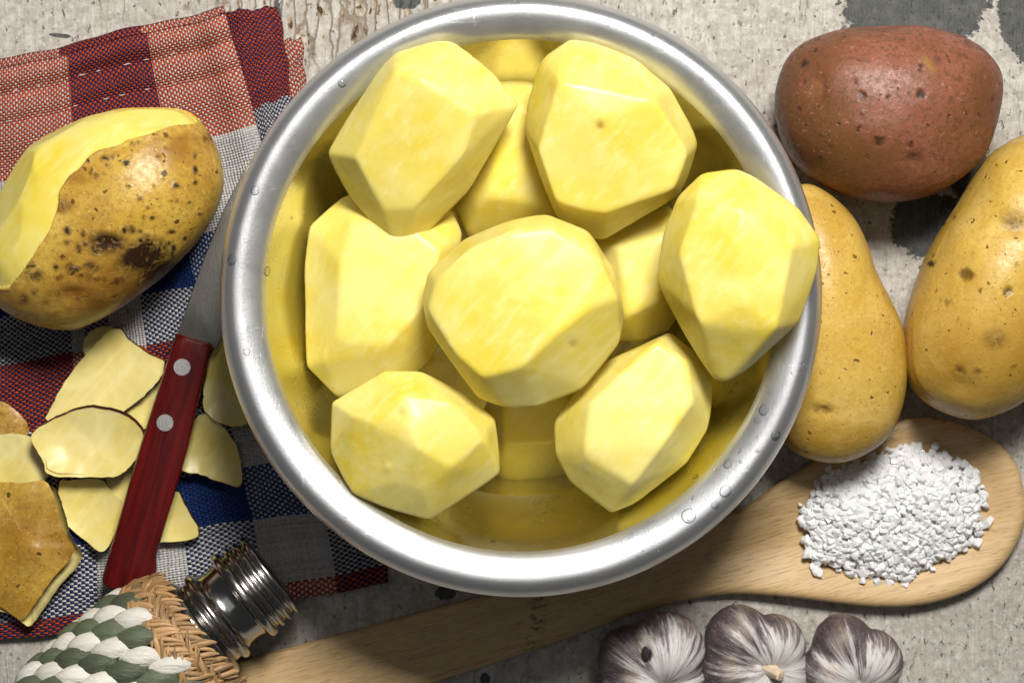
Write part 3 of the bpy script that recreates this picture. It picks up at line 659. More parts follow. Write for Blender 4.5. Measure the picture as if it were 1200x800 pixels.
# half-peeled potato: flesh body with a shell of spotted skin
hp = [(150, 127), (210, 128), (234, 141), (251, 165), (260, 190), (262, 220), (250, 255), (225, 290), (190, 325), (150, 355), (110, 378), (80, 387), (40, 380), (5, 362), (-15, 335), (-20, 300), (-8, 255), (15, 205), (45, 165), (90, 142), (120, 132)]
skin_line = [(240, 130), (233, 141), (203, 150), (150, 162), (103, 190), (84, 207), (75, 222), (70, 243), (61, 270), (44, 297), (14, 338), (-40, 350), (-60, 500), (400, 500), (400, 130)]
Vh, Fh, uh, pxh, pyh, sc_, st_, bh = whole(None, "", hp, 3.5, 3.1, None, sub=7, seed=4, lump=.012,
    marks=[(128, 285, 22, 12, .1, 1.1, 's'), (170, 300, 28, 17, -.3, 1.4, 's'), (185, 318, 22, 12, -.4, 1.2, 's'), (118, 292, 10, 8, 0, .9, 's'), (110, 312, 9, 6, 0, .9, 's'), (75, 242, 8, 6, 0, 1.1, 's'), (244, 163, 5, 5, 0, 1.2, 's'), (150, 192, 4, 4, 0, 1.2, 's'), (125, 187, 5, 4, 0, 1.0, 's'),
           (208, 218, 4, 3, 0, 1.2, 's'), (230, 200, 3, 5, 0, 1.1, 's'), (42, 322, 12, 7, 0, .9, 's'), (90, 345, 26, 8, 0, .8, 's'), (20, 352, 24, 12, 0, 1.0, 'd'), (215, 170, 40, 18, 0, .8, 'd'), (120, 350, 90, 26, 0, .9, 'd'), (90, 205, 18, 10, 0, .8, 'd'), (75, 240, 14, 10, 0, .8, 'd')]
          + marks_rand(40, 95, 250, 160, 290, 1.5, 3.0, 11) + marks_rand(38, 80, 215, 268, 330, 2.0, 5.0, 12) + marks_rand(16, 20, 110, 300, 360, 2, 5, 13), dents=[(128, 285, 16, 10, 0, 1.0), (85, 345, 14, 8, 0, 1.4), (175, 315, 20, 12, 0, .6)])
jx = pxh + 3.5 * fbm(np.stack([pxh * .035, pyh * .035, pxh * 0], 1), 2); jy = pyh + 3.5 * fbm(np.stack([pxh * .035 + 9, pyh * .035, pxh * 0 + 4], 1), 2)
isk = inside_poly(jx, jy, skin_line) | (uh[:, 2] < -0.05)
skn = isk.copy(); dq, qx, qy = seg_near(jx, jy, skin_line); near_ = (~isk) & (dq < 2.2) & (uh[:, 2] > 0); isk = isk | near_
half = thing("half_peeled_potato", "half-peeled yellow potato with spotted skin lying on the checked napkin", "potato", bh, None)
zoff = np.array((0, 0, 0.003))
dsk = seg_dist(jx, jy, skin_line)
Vfl = Vh - uh * (0.0007 + 0.0010 * np.clip(1 - dsk / 60, 0, 1) * (~skn))[:, None] + zoff
fade = np.clip(dsk / 10, 0, 1) * (~skn)
for nx, ny, nz_, k3 in ((-.25, .45, .85, .965), (-.75, .35, .6, .95), (.1, .8, .6, .955), (-.85, -.25, .5, .955), (-.45, .85, .3, .96), (-.55, .1, .85, .972)):
    nn = np.array((nx, ny, nz_)); nn /= np.linalg.norm(nn); c0 = np.array((bh.x, bh.y, 0.038)); q = (Vfl - c0) @ nn; sel = ~skn
    Vfl -= nn[None, :] * (np.maximum(0, q - k3 * q[sel].max()) * fade)[:, None]
build("flesh", Vfl, Fh, M['flesh'], half, bh)
keep = [f for f in Fh if isk[f[0]] and isk[f[1]] and isk[f[2]]]
used = np.unique(np.array(keep)); remap = -np.ones(len(Vh), int); remap[used] = np.arange(len(used))
lift = 0.0004 * np.clip(1 - dsk / 5, 0, 1)
kk = sc_at(0.04); snap = np.stack([(qx - jx) * kk * near_, -(qy - jy) * kk * near_, 0 * jx], 1)
so = build("skin", (Vh + snap + uh * lift[:, None] + zoff)[used], [tuple(remap[list(f)]) for f in keep], M['skin_spotted'], half, bh, attrs={"scab": sc_[used], "stain": st_[used]})
m_ = so.modifiers.new("thick", 'SOLIDIFY'); m_.thickness = 0.0007; m_.offset = -1

# ------------------------------------------------------------------ wooden spoon and salt
def sp_outline():
    up = [(140, 812), (300, 768), (410, 739), (505, 713), (580, 694), (680, 665), (780, 632), (850, 603), (880, 588), (910, 567), (945, 545), (990, 518), (1042, 498), (1072, 489), (1108, 492), (1144, 504), (1174, 522), (1192, 546), (1200, 575)]
    lo = [(1202, 606), (1193, 633), (1174, 663), (1144, 687), (1108, 702), (1066, 710), (1018, 710), (970, 705), (920, 699), (880, 696), (853, 696), (820, 700), (763, 713), (680, 742), (593, 772), (505, 800), (400, 838), (180, 915)]
    return up + lo
so_px = sp_outline()
sp_line = [(140, 865), (400, 785), (593, 735), (763, 678), (880, 640), (960, 615)]
def spoon():
    i_split = 19
    up = catmull(so_px[:i_split] + [(1203, 590)], 16, False); lo = catmull([(1203, 590)] + so_px[i_split:], 16, False)[::-1]
    def resample(c, n):
        d = np.r_[0, np.cumsum(np.hypot(*np.diff(c, axis=0).T))]; t = 1 - (1 - np.linspace(0, 1, n)) ** 1.35
        return np.stack([np.interp(t * d[-1], d, c[:, 0]), np.interp(t * d[-1], d, c[:, 1])], 1)
    n = 260; up = resample(up, n); lo = resample(lo, n); ws = 0.5 - 0.5 * np.cos(np.linspace(0, 1, 41) * math.pi); m = len(ws)
    GP = (up[:, None, :] * (1 - ws)[None, :, None] + lo[:, None, :] * ws[None, :, None]).reshape(-1, 2); DS = seg_dist(GP[:, 0], GP[:, 1], [tuple(p) for p in np.vstack([up[:-1:2], lo[::-2]])])
    V, K = [], []
    for side in (0, 1):
        for i in range(n):
            for w in ws:
                p = up[i] * (1 - w) + lo[i] * w; x, y = p
                d = DS[i * m + int(np.argmin(abs(ws - w)))]; e = min(1, d / 9.0); r = math.sqrt(max(0, 1 - (1 - e) ** 2))
                head = min(1, max(0, (x - 780) / 180)); head = head * head * (3 - 2 * head)
                bowl_ = min(1, max(0, (d - 5) / 60)); bowl_ = bowl_ * bowl_ * (3 - 2 * bowl_) * head
                lift = 0.0040 * head
                top = 0.0066 + lift - 0.0066 * bowl_; bot = max(0.0006, 0.0006 + lift - 0.0042 * bowl_)
                mid = 0.5 * (top + bot)
                V.append(P(x, y, mid + (top - mid) * r if side == 0 else mid - (mid - bot) * r)[:])
                K.append(max(0, 1 - (abs((x - 631) + (y - 715) * .15) / 12) ** 2) + max(0, 1 - math.hypot((x - 1048) / 10, (y - 508) / 14)) if side == 0 else 0)
    F = []
    for s_ in (0, 1):
        for i in range(n - 1):
            for j in range(m - 1):
                a = (s_ * n + i) * m + j; q = (a, a + 1, a + m + 1, a + m)
                F.append(q[::-1] if s_ == 1 else q)
    base = P(700, 700, 0)
    return tag(build("wooden_spoon", V, F, M['spoon'], None, base, attrs={"knot": K}), "light bamboo spoon with a pile of coarse salt in its bowl", "spoon")
spoon()
def grain_mesh(rng):
    p = rng.normal(size=(14, 3)); p /= np.linalg.norm(p, axis=1)[:, None]; p *= rng.uniform(.86, 1.06, (14, 1)) * np.array((1.05, .9, .75))
    bm = bmesh.new()
    for q in p: bm.verts.new(q)
    r = bmesh.ops.convex_hull(bm, input=bm.verts)
    bmesh.ops.delete(bm, geom=[g for g in r.get('geom_interior', []) if isinstance(g, bmesh.types.BMVert)], context='VERTS')
    bmesh.ops.bevel(bm, geom=bm.edges[:], offset=0.10, segments=1, affect='EDGES', clamp_overlap=True)
    bm.verts.index_update()
    out = (np.array([v.co[:] for v in bm.verts]), [[v.index for v in f.verts] for f in bm.faces]); bm.free(); return out
rg = np.random.default_rng(3); GR = [grain_mesh(rg) for _ in range(24)]
def rand_rot(rng):
    q = rng.normal(size=4); q /= np.linalg.norm(q); w, x, y, z = q
    return np.array([[1 - 2 * (y * y + z * z), 2 * (x * y - z * w), 2 * (x * z + y * w)], [2 * (x * y + z * w), 1 - 2 * (x * x + z * z), 2 * (y * z - x * w)], [2 * (x * z - y * w), 2 * (y * z + x * w), 1 - 2 * (x * x + y * y)]])
salt_poly = tr(880, 480, .3, [(200, 410), (225, 330), (290, 225), (380, 215), (480, 165), (620, 140), (770, 175), (855, 225), (900, 300), (910, 430), (890, 510), (800, 560), (690, 620), (620, 670), (500, 665), (400, 650), (330, 620), (240, 610), (225, 520)])
SV, SF, off = [], [], 0
cxs, cys = 1048, 603; made = 0
cand = [(x + rg.uniform(-3, 3), y + rg.uniform(-3, 3), 1.0) for x in np.arange(932, 1164, 5.8) for y in np.arange(517, 702, 5.8)]
cand += [(rg.uniform(932, 1164), rg.uniform(517, 702), rg.random() ** 0.35 * 1.06) for _ in range(1300)]
def salt_z(x, y, d): return 0.0042 + 0.0030 * min(1, math.hypot((x - 1058) / 150, (y - 606) / 95)) + 0.0012 + 0.0130 * (1 - math.exp(-d / 46.0))
fo = catmull(salt_poly, 6); fc = fo.mean(0); fts = [0.90, .82, .7, .55, .4, .25, .1]; fv = []
for t in fts:
    for p in fo:
        q = fc + (p - fc) * t; fv.append(P(q[0], q[1], salt_z(q[0], q[1], seg_dist(np.array([q[0]]), np.array([q[1]]), salt_poly)[0]) - (0.0012 if t < .9 else 0.006))[:])
SV.append(np.array(fv)); nf = len(fo); off = len(fv)
SF += [[j * nf + i, (j + 1) * nf + i, (j + 1) * nf + (i + 1) % nf, j * nf + (i + 1) % nf] for j in range(len(fts) - 1) for i in range(nf)] + [[(len(fts) - 1) * nf + i for i in range(nf)][::-1]]
for x, y, lay in cand:
    x1, y1 = x + rg.normal() * 4, y + rg.normal() * 4
    if not inside_poly(np.array([x1]), np.array([y1]), salt_poly)[0]: continue
    d = seg_dist(np.array([x]), np.array([y]), salt_poly)[0]
    if d < 8 and rg.random() < 0.4: continue
    hpile = 0.0012 + 0.0130 * (1 - math.exp(-d / 46.0))
    z = 0.0042 + 0.0030 * min(1, math.hypot((x - 1058) / 150, (y - 606) / 95)) + hpile * lay * (0.95 + .1 * rg.random())
    g, f = GR[rg.integers(24)]; s = 0.0012 + 0.0021 * rg.random() ** 0.8
    v = (g * s) @ rand_rot(rg).T + np.array(P(x, y, z))
    SV.append(v); SF += [[i + off for i in q] for q in f]; off += len(v)
sb = P(cxs, cys, 0)
tag(build("salt", np.concatenate(SV), SF, M['salt'], None, sb, smooth=False), "heap of coarse white salt crystals in the wooden spoon", "salt", kind="stuff")
for (x, y, lab) in ((985, 687, "single salt crystal lying apart below the heap in the spoon"), (939, 607, "lone salt crystal at the left tip of the heap"), (953, 663, "salt crystal lying apart at the heap's lower left")):
    g, f = GR[rg.integers(24)]; z = 0.0082
    c = P(x, y, z); tag(build("salt_crystal", g * 0.0019 + np.array(c), f, M['salt'], None, c, smooth=False), lab, "salt crystal", "loose salt crystals")

# ------------------------------------------------------------------ potato peels
def peel(name, label, outline, z0, mat_top, mat_bot, curl=(0, 0), axis=0.0, thick=0.0028, tilt=(0, 0), seed=0, cup=0.0, wob=0.0006, edge=1.0, edge_shift=(0, 0)):
    o = catmull(outline, 10); n = len(o); c = o.mean(0)
    o = o + 0.9 * np.stack([vnoise(np.stack([o[:, 0] * .22, o[:, 1] * .22, o[:, 0] * 0 + seed], 1)), vnoise(np.stack([o[:, 0] * .22, o[:, 1] * .22, o[:, 0] * 0 + seed + 5.5], 1))], 1); ts = [1.0, .97, .92, .84, .72, .58, .42, .25, .1]
    k = sc_at(z0); ca, sa = math.cos(axis), math.sin(axis)
    size = np.hypot(*(o - c).T).max() * k
    def zz(p):
        d = (p - c) * k; a = d[0] * ca + d[1] * sa; b = -d[0] * sa + d[1] * ca
        nz = wob * (1.6 * float(vnoise(np.array([[p[0] * .028 + seed, p[1] * .028, seed * 2.2]]))[0]) + 0.5 * float(vnoise(np.array([[p[0] * .09 + seed, p[1] * .09, seed * 3.2]]))[0]))
        return z0 + 3.2 * ((curl[0] + .02) * a * a + (curl[1] + .03) * b * b) / size + tilt[0] * d[0] + tilt[1] * d[1] + nz
    base = P(c[0], c[1], 0); root = thing(name, label, "potato peel", base, "potato peels on the napkin")
    def surf(dz, grow, shift=(0, 0)):
        V = []
        for t in ts:
            for i in range(n):
                p = c + (o[i] - c) * t * grow; e = 1 - t
                dd = dz * min(1, 0.12 + 1.3 * math.sqrt(e)) if dz < 0 else 0
                q = p + np.array(shift) * t
                V.append(P(q[0], q[1], zz(p) + dd)[:])
        V.append(P(c[0], c[1], zz(c) + (dz if dz < 0 else 0))[:])
        F = []; m = len(ts)
        for j in range(m - 1):
            for i in range(n):
                a, b = j * n + i, j * n + (i + 1) % n; F.append((a, a + n, b + n, b) if dz >= 0 else (a, b, b + n, a + n))
        for i in range(n):
            a, b = (m - 1) * n + i, (m - 1) * n + (i + 1) % n; F.append((a, len(V) - 1, b) if dz >= 0 else (a, b, len(V) - 1))
        return V, F
    V, F = surf(0, 1); build("flesh" if mat_top is M['flesh_cut'] else "skin", V, F, mat_top, root, base)
    V, F = surf(-thick, 0.988 + 0.006 * edge, edge_shift); build("skin" if mat_top is M['flesh_cut'] else "flesh", np.array(V) - np.array((0, 0, 0.0002)), F, mat_bot, root, base)
    return root
fl, pu, br = M['flesh_cut'], M['skin_purple'], M['skin_brown']
C2 = lambda p: tr(0, 260, .3375, p)
C3 = lambda p: tr(0, 530, .3375, p)
peel("potato_peel", "curled end of a peel tucked under the half-peeled potato", C2([(300, 470), (290, 420), (320, 375), (380, 362), (430, 385), (420, 430), (350, 480)]), 0.0085, fl, pu, seed=1)
peel("potato_peel", "small peel sliver showing between the big square peel and the knife", C2([(430, 660), (560, 545), (610, 560), (560, 680), (480, 720)]), 0.0080, fl, pu, seed=2)
peel("potato_peel", "peel piece half hidden under the knife, left of its handle", C2([(370, 880), (480, 770), (580, 780), (540, 960), (430, 990)]), 0.0070, fl, pu, seed=3)
peel("potato_peel", "pale square-ended peel beside the upper end of the knife handle", C2([(170, 690), (180, 640), (250, 520), (370, 385), (420, 375), (450, 410), (520, 460), (570, 490), (545, 555), (440, 650), (320, 700)]), 0.0115, fl, pu, curl=(.0, .10), axis=-.9, seed=4, edge_shift=(1, -1.5))
peel("potato_peel", "pale round peel at the left edge of the photo", C2([(-80, 800), (-20, 745), (60, 735), (130, 760), (170, 830), (160, 890), (60, 905), (-60, 890)]), 0.0095, fl, pu, seed=5)
peel("potato_peel", "long peel with a dark purple skin edge, on top of the pile", C2([(110, 740), (200, 680), (290, 648), (360, 650), (440, 675), (495, 730), (490, 800), (420, 875), (350, 885), (180, 880), (150, 830)]), 0.0150, fl, pu, curl=(.06, .10), axis=.1, seed=6, edge=1.6, edge_shift=(1.5, -3.5))
peel("potato_peel", "peel pointing down left of the knife handle's lower half", C3([(205, 110), (250, 96), (350, 95), (390, 140), (425, 190), (365, 340), (290, 300), (215, 225)]), 0.0080, fl, pu, curl=(.05, .08), seed=7, edge_shift=(-2, 0))
peel("potato_peel", "pointed peel tip sticking out right of the knife handle's lower end", C3([(540, 180), (610, 135), (640, 180), (688, 288), (560, 312), (500, 300)]), 0.0075, fl, pu, curl=(.05, .05), seed=8, edge_shift=(2, 0))
C55 = lambda p: tr(180, 380, .325, p)
peel("potato_peel", "fan-shaped peel right of the knife handle on the blue check", C55([(100, 515), (130, 380), (170, 325), (215, 335), (270, 390), (305, 460), (316, 578), (250, 570), (170, 540)]), 0.0080, fl, pu, curl=(.06, .06), seed=9, edge_shift=(1, 1.5))
peel("potato_peel", "shaded peel under the bowl's left rim beside the blade", C55([(180, 240), (200, 130), (240, 60), (290, 60), (340, 200), (345, 340), (290, 368), (230, 350), (185, 310)]), 0.0110, fl, br, curl=(.12, .08), axis=.2, seed=10)
peel("potato_peel", "thick peel lying skin side up at the photo's left edge", C3([(-60, 90), (-20, 100), (80, 105), (160, 100), (195, 180), (220, 270), (255, 345), (180, 440), (110, 540), (75, 580), (20, 545), (-60, 470)]), 0.0185, M['skin_spotted'], fl, curl=(-.06, -.08), axis=.3, thick=0.011, seed=11, wob=.0009, edge=3, edge_shift=(9, 7))
peel("potato_peel", "dark brown peel end at the left edge above the round peel", C2([(-60, 640), (0, 622), (50, 650), (95, 700), (90, 740), (20, 760), (-60, 760)]), 0.0100, br, fl, curl=(-.12, -.12), seed=12)

# ------------------------------------------------------------------ knife
kb = P(190, 520, 0)
knife = thing("paring_knife", "small kitchen knife with a dark red riveted wooden handle", "knife", kb)
hs = [(248, 403), (242, 430), (234, 465), (219, 530), (203, 585), (190, 628), (184, 650), (183, 672), (174, 688), (160, 694), (140, 693), (124, 688), (120, 678), (126, 655), (144, 592), (162, 530), (184, 460), (198, 416), (206, 390)]
ho = [tuple(p) for p in catmull(hs, 4, False)] + [(220, 394.3), (234, 398.6)]
def slab(name, outline, z0, z1, mat, parent, base, round_=0.22, tilt=None, smooth_n=4, mats=None):
    o = catmull(outline, smooth_n) if smooth_n else np.array(outline, float); n = len(o); c = o.mean(0)
    cen = np.array([c if abs(1) else c for _ in o])
    prof = [(0.0, 0.5), (0.0, 0.72), (0.35, 0.92), (1.0, 1.0)]
    rings = [(0.0, 0.28), (0.0, 0.72), (0.3, 0.90), (0.75, 0.985), (1.3, 1.0)]
    rr = round_ * 10
    V, F = [], []
    nr = np.zeros_like(o); t = np.roll(o, -1, 0) - np.roll(o, 1, 0); nr[:, 0] = -t[:, 1]; nr[:, 1] = t[:, 0]; nr /= np.linalg.norm(nr, axis=1)[:, None]
    if ((c - o) * nr).sum() < 0: nr = -nr
    layers = [(1.3, 0.0), (0.75, .015), (0.3, .10), (0, .28)] + rings[1:]
    for ins, h in layers:
        for i in range(n):
            p = o[i] + nr[i] * ins * rr; zt = tilt(p) if tilt else 0
            V.append(P(p[0], p[1], z0 + (z1 - z0) * h + zt)[:])
    L = len(layers)
    for j in range(L - 1):
        for i in range(n): F.append((j * n + i, j * n + (i + 1) % n, (j + 1) * n + (i + 1) % n, (j + 1) * n + i))
    F.append(list(range(n))[::-1]); F.append([(L - 1) * n + i for i in range(n)])
    # outline is clockwise in photo space -> fix
    bm_o = build(name, V, F, mat, parent, base)
    bm = bmesh.new(); bm.from_mesh(bm_o.data); bmesh.ops.recalc_face_normals(bm, faces=bm.faces); bmesh.ops.triangulate(bm, faces=[f for f in bm.faces if len(f.verts) > 4]); bm.to_mesh(bm_o.data); bm.free()
    return bm_o
KT = lambda p: 0.00004 * (p[1] - 400) * -1 * 0.3
handle_o = slab("handle", ho, 0.0165, 0.0285, M['handle'], knife, kb, 0.30, KT, 0)
blade_o = [(208, 392), (222, 350), (240, 300), (262, 246), (283, 206), (296, 186), (300, 192), (298, 230), (290, 290), (276, 352), (262, 392), (254, 407), (249, 408), (246, 402)]
slab("blade", blade_o, 0.0213, 0.0232, M['blade'], knife, kb, 0.06, KT, 0)
for x, y in ((214, 430), (194, 495)):
    c = P(x, y, 0.0285 + KT((x, y)) - 0.0012)
    Vr, Fr = lathe([(0.0035, 0), (0.0035, 0.00125), (0.0034, 0.0014), (0.0001, 0.00142)], 32, c); build("rivet", Vr, Fr, M['rivet'], handle_o, kb, smooth=False)

# ------------------------------------------------------------------ rope-wrapped bottle
AZ = 0.0245
k_ = sc_at(AZ); E0 = np.array(P(320, 670, AZ)); ad = np.array((-.786, -.618, 0.14)); ad /= np.linalg.norm(ad)
cd = np.array((0.618, -0.786, 0.0)); cd = cd - ad * (cd @ ad); cd /= np.linalg.norm(cd); zd = np.cross(cd, ad); zd = zd if zd[2] > 0 else -zd
bb = Vector((E0 + ad * 200 * k_)); bb = Vector((bb.x, bb.y, 0))
bottle = thing("rope_wrapped_bottle", "bottle wrapped in white and green cord with a ribbed metal neck", "bottle", bb)
def px_prof(l): return [(r * k_, a * k_) for a, r in l]
neck = catmull([(6, 30), (2, 44), (0, 50), (3, 55), (7, 55), (9, 51), (12, 51), (14, 55), (18, 56), (20, 52.5), (23, 52.5), (25, 56.5), (29, 57), (31, 53), (34, 53), (37, 58), (42, 59.5), (46, 58), (48, 52), (52, 50), (60, 48.5), (68, 49), (74, 52), (77, 57), (82, 59.5), (86, 57.5), (88, 54), (93, 54.5), (96, 60), (100, 65), (105, 67), (109, 65), (112, 60), (125, 60)], 5, False)
Vn, Fn = lathe(px_prof(neck), 96, E0, ad, cd); build("metal_neck", Vn, Fn, M['chrome'], bottle, bb)
Vn, Fn = lathe(px_prof([(6, 30), (8, 15), (8, .3)]), 48, E0, ad, cd); build("neck_opening", Vn, Fn, M['core'], bottle, bb)
core = catmull([(106, 60), (112, 72), (130, 80), (150, 82), (200, 83), (280, 80), (312, 70), (320, 40), (322, 1)], 5, False)
Vn, Fn = lathe(px_prof(core), 64, E0, ad, cd); build("bottle_body", Vn, Fn, M['core'], bottle, bb)
def body_r(a): return float(np.interp(a, [106, 115, 130, 150, 210, 290, 310, 322], [66, 78, 85, 87, 88.5, 83, 74, 50]))
lv, lf = ico(3)
def lump_mesh(name, L, Wd, T, mat, bend):
    v = lv.copy(); x = v[:, 0]
    tw = 0.55 * x; w = (1 - 0.25 * x ** 2)
    y, z = v[:, 1] * w, v[:, 2] * w
    ridge = 1 + 0.06 * np.sin(np.arctan2(z, y) * 7 + x * 2.0)
    y, z = y * ridge, z * ridge
    V = np.stack([x * L, (y * np.cos(tw) - z * np.sin(tw)) * Wd + bend * np.sin(x * 2.2), (y * np.sin(tw) + z * np.cos(tw)) * T - 0.12 * L * x * x], 1)
    me_o = build(name, V, lf, mat); return me_o
def place(o_or_me, name, a, cpx, rowang, lift=0.0, scale=1.0, roll=0.0):
    """on the cylinder: a = px along the axis, cpx = px round the circumference from the top"""
    r = body_r(a) + lift; th = cpx / 88.0
    rad = zd * math.cos(th) + cd * math.sin(th); tan = cd * math.cos(th) - zd * math.sin(th)
    x = -ad * math.cos(rowang) + tan * math.sin(rowang); z = rad; y = np.cross(z, x)
    o = bpy.data.objects.new(name, o_or_me); COL.objects.link(o); o.parent = bottle
    pos = E0 + ad * a * k_ + rad * r * k_ - np.array(bb)
    Mx = Matrix(((x[0], y[0], z[0], pos[0]), (x[1], y[1], z[1], pos[1]), (x[2], y[2], z[2], pos[2]), (0, 0, 0, 1)))
    o.matrix_basis = Mx @ Matrix.Rotation(roll, 4, 'Z') @ Matrix.Diagonal((scale, scale * random.uniform(.92, 1.08), scale, 1)); return o
protos = {}
for nm, mt in (('w', M['rope_white']), ('g', M['rope_green'])):
    o = lump_mesh("cord_strand", 27 * k_, 13.5 * k_, 10.5 * k_, mt, 2.0 * k_); protos[nm] = o.data; bpy.data.objects.remove(o)
for nm, wd in (('r1', 3.6), ('r2', 2.6)):
    o = lump_mesh("raffia_strand", 19 * k_, wd * k_, 3.4 * k_, M['raffia'], 2.5 * k_); protos[nm] = o.data; bpy.data.objects.remove(o)
RA = math.radians(55)     # row direction: from the neck axis towards the circumference
dx, dy = math.cos(RA), math.sin(RA)
for row in range(-24, 25):
    for s in range(-16, 17):
        # along row: -axis (towards neck) * dx + circumference * dy ; rows stacked perpendicular
        t = s * 35 + (row % 2) * 17 + (row * 7) % 11; q = row * 19.5
        a = 230 - t * dx + q * dy; c_ = t * dy + q * dx
        if not (150 < a < 312) or not (-150 < c_ < 125): continue
        place(protos['w' if row % 2 else 'g'], "cord_strand", a, c_, RA + math.radians(-14), lift=2.0, scale=random.uniform(.92, 1.06), roll=0)
for a0, sg in ((114, 1), (125, -1), (136, 1), (146, -1)):
    for j in range(-22, 20):
        c_ = j * 6.8 + (5 if sg > 0 else 0)
        place(protos['r1' if (j + int(a0)) % 2 else 'r2'], "raffia_strand", a0 + random.uniform(-1.5, 1.5), c_, math.radians(90 - sg * 38 + random.uniform(-14, 14)), lift=3.5 + random.uniform(-1.5, 2.0), scale=random.uniform(.8, 1.2))

# ------------------------------------------------------------------ garlic
def garlic(label, cx, cy, rpx, pole_px, lobes, zc, seed, stem=True, hole=None):
    k0 = sc_at(zc * cm); c = np.array(P(cx, cy, zc * cm)); R = rpx * sc_at(zc * cm)
    pole = np.array(P(pole_px[0], pole_px[1], zc * cm + 0.8 * R)) - c; ax = pole / np.linalg.norm(pole)
    e1 = np.cross(ax, (0, 1, 0.1)); e1 /= np.linalg.norm(e1); e2 = np.cross(ax, e1)
    u, F = ico(6); ca = u @ ax; al = np.arccos(np.clip(ca, -1, 1)); be = np.arctan2(u @ e2, u @ e1)
    q = np.zeros(len(u))
    for (lx, ly, lz, lr) in lobes:
        cc = np.array(P(lx, ly, lz * cm)) - c; rho = max(lr * k0, np.linalg.norm(cc) * 1.02)
        b_ = u @ cc; q += np.maximum(0, (b_ + np.sqrt(np.maximum(0, b_ * b_ - cc @ cc + rho * rho))) / R) ** 26
    r = R * q ** (1 / 26)
    r *= 1 - 0.10 * np.exp(-(al / 0.35) ** 2)
    r *= 1 + 0.015 * fbm(np.stack([np.cos(be) * 5, np.sin(be) * 5, al * 1.2 + seed], 1), 3)
    V = c + u * r[:, None]; V[:, 2] = np.maximum(V[:, 2], 0.0005)
    if hole:
        px, py = to_px(V); d2 = ((px - hole[0]) / 5.5) ** 2 + ((py - hole[1]) / 8) ** 2
        V -= u * (np.exp(-d2 ** 2) * 0.006 * (u[:, 2] > 0))[:, None]
    b = Vector((c[0], c[1], 0)); root = thing("garlic_bulb", label, "garlic", b, "garlic bulbs below the spoon")
    streak = np.stack([np.cos(be) * 2, np.sin(be) * 2, al * 0.5], 1)
    build("bulb", V, F, M['garlic'], root, b, attrs={"streak": streak, "outer": np.clip((al - 0.5) / 1.4, 0, 1)})
    if stem:
        sv, sf = lathe([(0.0046, -0.004), (0.0026, 0.001), (0.0021, 0.004), (0.0020, 0.0058), (0.0015, 0.0063), (0.0001, 0.0061)], 24, c + ax * R * 0.62, ax, e1)
        sv += 0.0004 * RNG.normal(size=sv.shape) * 0.6; build("stem", sv, sf, M['garlic_stem'], root, b)
    if hole:
        hx = np.array(P(hole[0], hole[1], zc * cm + R * 0.78)); hv, hf = ico(3)
        build("clove_gap", hv * np.array((0.0018, 0.0032, 0.0016)) + hx - np.array((0, 0, 0.0012)), hf, M['hole'], root, b)
    return root
pi = math.pi
garlic("garlic bulb with a dark hole, leftmost of the three at the bottom", 768, 790, 58, (782, 806), [(740, 770, 2.1, 39), (780, 762, 2.3, 46), (792, 800, 2.0, 38), (750, 808, 2.0, 46), (765, 790, 1.2, 46)], 2.0, 1, stem=False, hole=(757, 766))
garlic("garlic bulb with a cut stem stub, between the other two bulbs", 885, 772, 58, (914, 792), [(866, 748, 2.2, 40), (907, 756, 2.2, 37), (856, 782, 2.1, 37), (913, 786, 2.0, 36), (882, 800, 2.0, 40), (885, 775, 1.2, 46)], 2.0, 2)
garlic("garlic bulb with plump cloves, rightmost of the three at the bottom", 1000, 782, 58, (1014, 812), [(988, 755, 2.2, 36), (975, 788, 2.2, 38), (1020, 775, 2.3, 38), (1010, 808, 2.0, 40), (1000, 782, 1.2, 46)], 2.0, 3, stem=False)

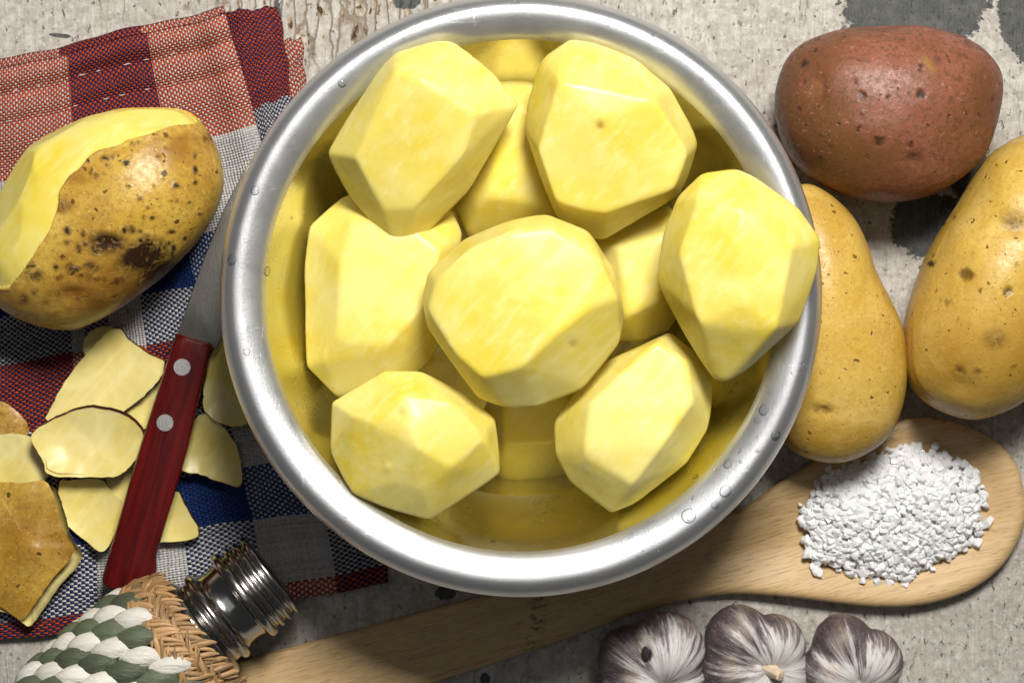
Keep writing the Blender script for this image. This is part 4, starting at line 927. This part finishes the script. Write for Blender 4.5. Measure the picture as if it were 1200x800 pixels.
# ------------------------------------------------------------------ water droplets on the bowl
rimr = np.array([p[0] for p in np.vstack([body_p, rim_p[:60]])]); rimz = np.array([p[1] for p in np.vstack([body_p, rim_p[:60]])])
def droplet(x, y, rpx, label):
    z = 9.3
    for _ in range(6):
        w = P(x, y, z * cm); r = math.hypot(w.x - BC.x, w.y - BC.y) / cm
        r = min(r, 11.1); i = min(range(len(rimr)), key=lambda j: abs(rimr[j] - r) + (0 if rimz[j] > 0.2 else 9)); z = rimz[i]
    w = P(x, y, z * cm); i0, i1 = max(0, i - 1), min(len(rimr) - 1, i + 1)
    t = np.array((rimr[i1] - rimr[i0], rimz[i1] - rimz[i0])); t /= np.linalg.norm(t)
    rd = np.array((w.x - BC.x, w.y - BC.y, 0)); rd /= np.linalg.norm(rd)
    nrm = Vector((-t[1] * rd[0], -t[1] * rd[1], t[0])); R = rpx * sc_at(z * cm)
    v, f = ico(3); v = v * np.array((R, R * random.uniform(.75, 1), R * 0.45)) * 1.0
    rot = nrm.to_track_quat('Z', 'Y').to_matrix(); vv = np.array([(rot @ Vector(q))[:] for q in v]) + np.array(w)
    tag(build("water_droplet", vv, f, M['drop'], None, w), label, "water drop", "water droplets on the bowl")
for x, y, r, l in ((807, 604, 9, "largest clear water droplet on the bowl's lower right rim"), (850, 575, 8, "round water droplet right of the largest one on the lower right rim"),
                   (838, 591, 5, "small water droplet between the two large ones on the lower right rim"), (909, 510, 6, "water droplet on the right rim below the overhanging potato"),
                   (895, 480, 7, "upper water droplet on the inner edge of the lower right rim"), (853, 543, 6, "water droplet inside the bowl's lower right edge"),
                   (887, 492, 4, "small water droplet just below the upper one on the right rim"), (299, 223, 6, "water droplet on the bowl's upper left rim"),
                   (272, 304, 7, "large water droplet on the bowl's left rim"), (313, 318, 6, "long water droplet on the inner left side of the bowl"),
                   (289, 412, 5, "smeared water droplet on the left rim beside the knife handle"), (604, 6, 5, "water droplet on the bowl's top rim"),
                   (401, 98, 5, "water droplet on the upper left inner rim beside the angular potato"), (578, 634, 3.5, "tiny water droplet on the bowl's bottom inner edge"),
                   (815, 558, 4, "tiny water droplet inside the bowl below the oblong potato")):
    droplet(x, y, r, l)

spray_v, spray_f, so_ = [], [], 0; rs = random.Random(21); dv, df = ico(2)
for k in range(46):
    th = rs.choice([rs.uniform(-1.2, -0.2), rs.uniform(-1.2, -0.2), rs.uniform(0, 6.28)]); r = rs.uniform(9.75, 10.9) if rs.random() < .7 else rs.uniform(8.6, 9.5)
    i = int(np.argmin(np.abs(rimr - r) + (rimz < 0.2) * 9)); w = np.array((BC.x + r * cm * math.cos(th), BC.y + r * cm * math.sin(th), rimz[i] * cm)); R = rs.uniform(0.00035, 0.0008)
    spray_v.append(dv * np.array((R, R, R * .6)) + w); spray_f += [[a + so_ for a in f] for f in df]; so_ += len(dv)
tag(build("water_spray", np.concatenate(spray_v), spray_f, M['drop'], None, BC), "fine spray of tiny water beads on the bowl's rim", "water spray", kind="stuff")
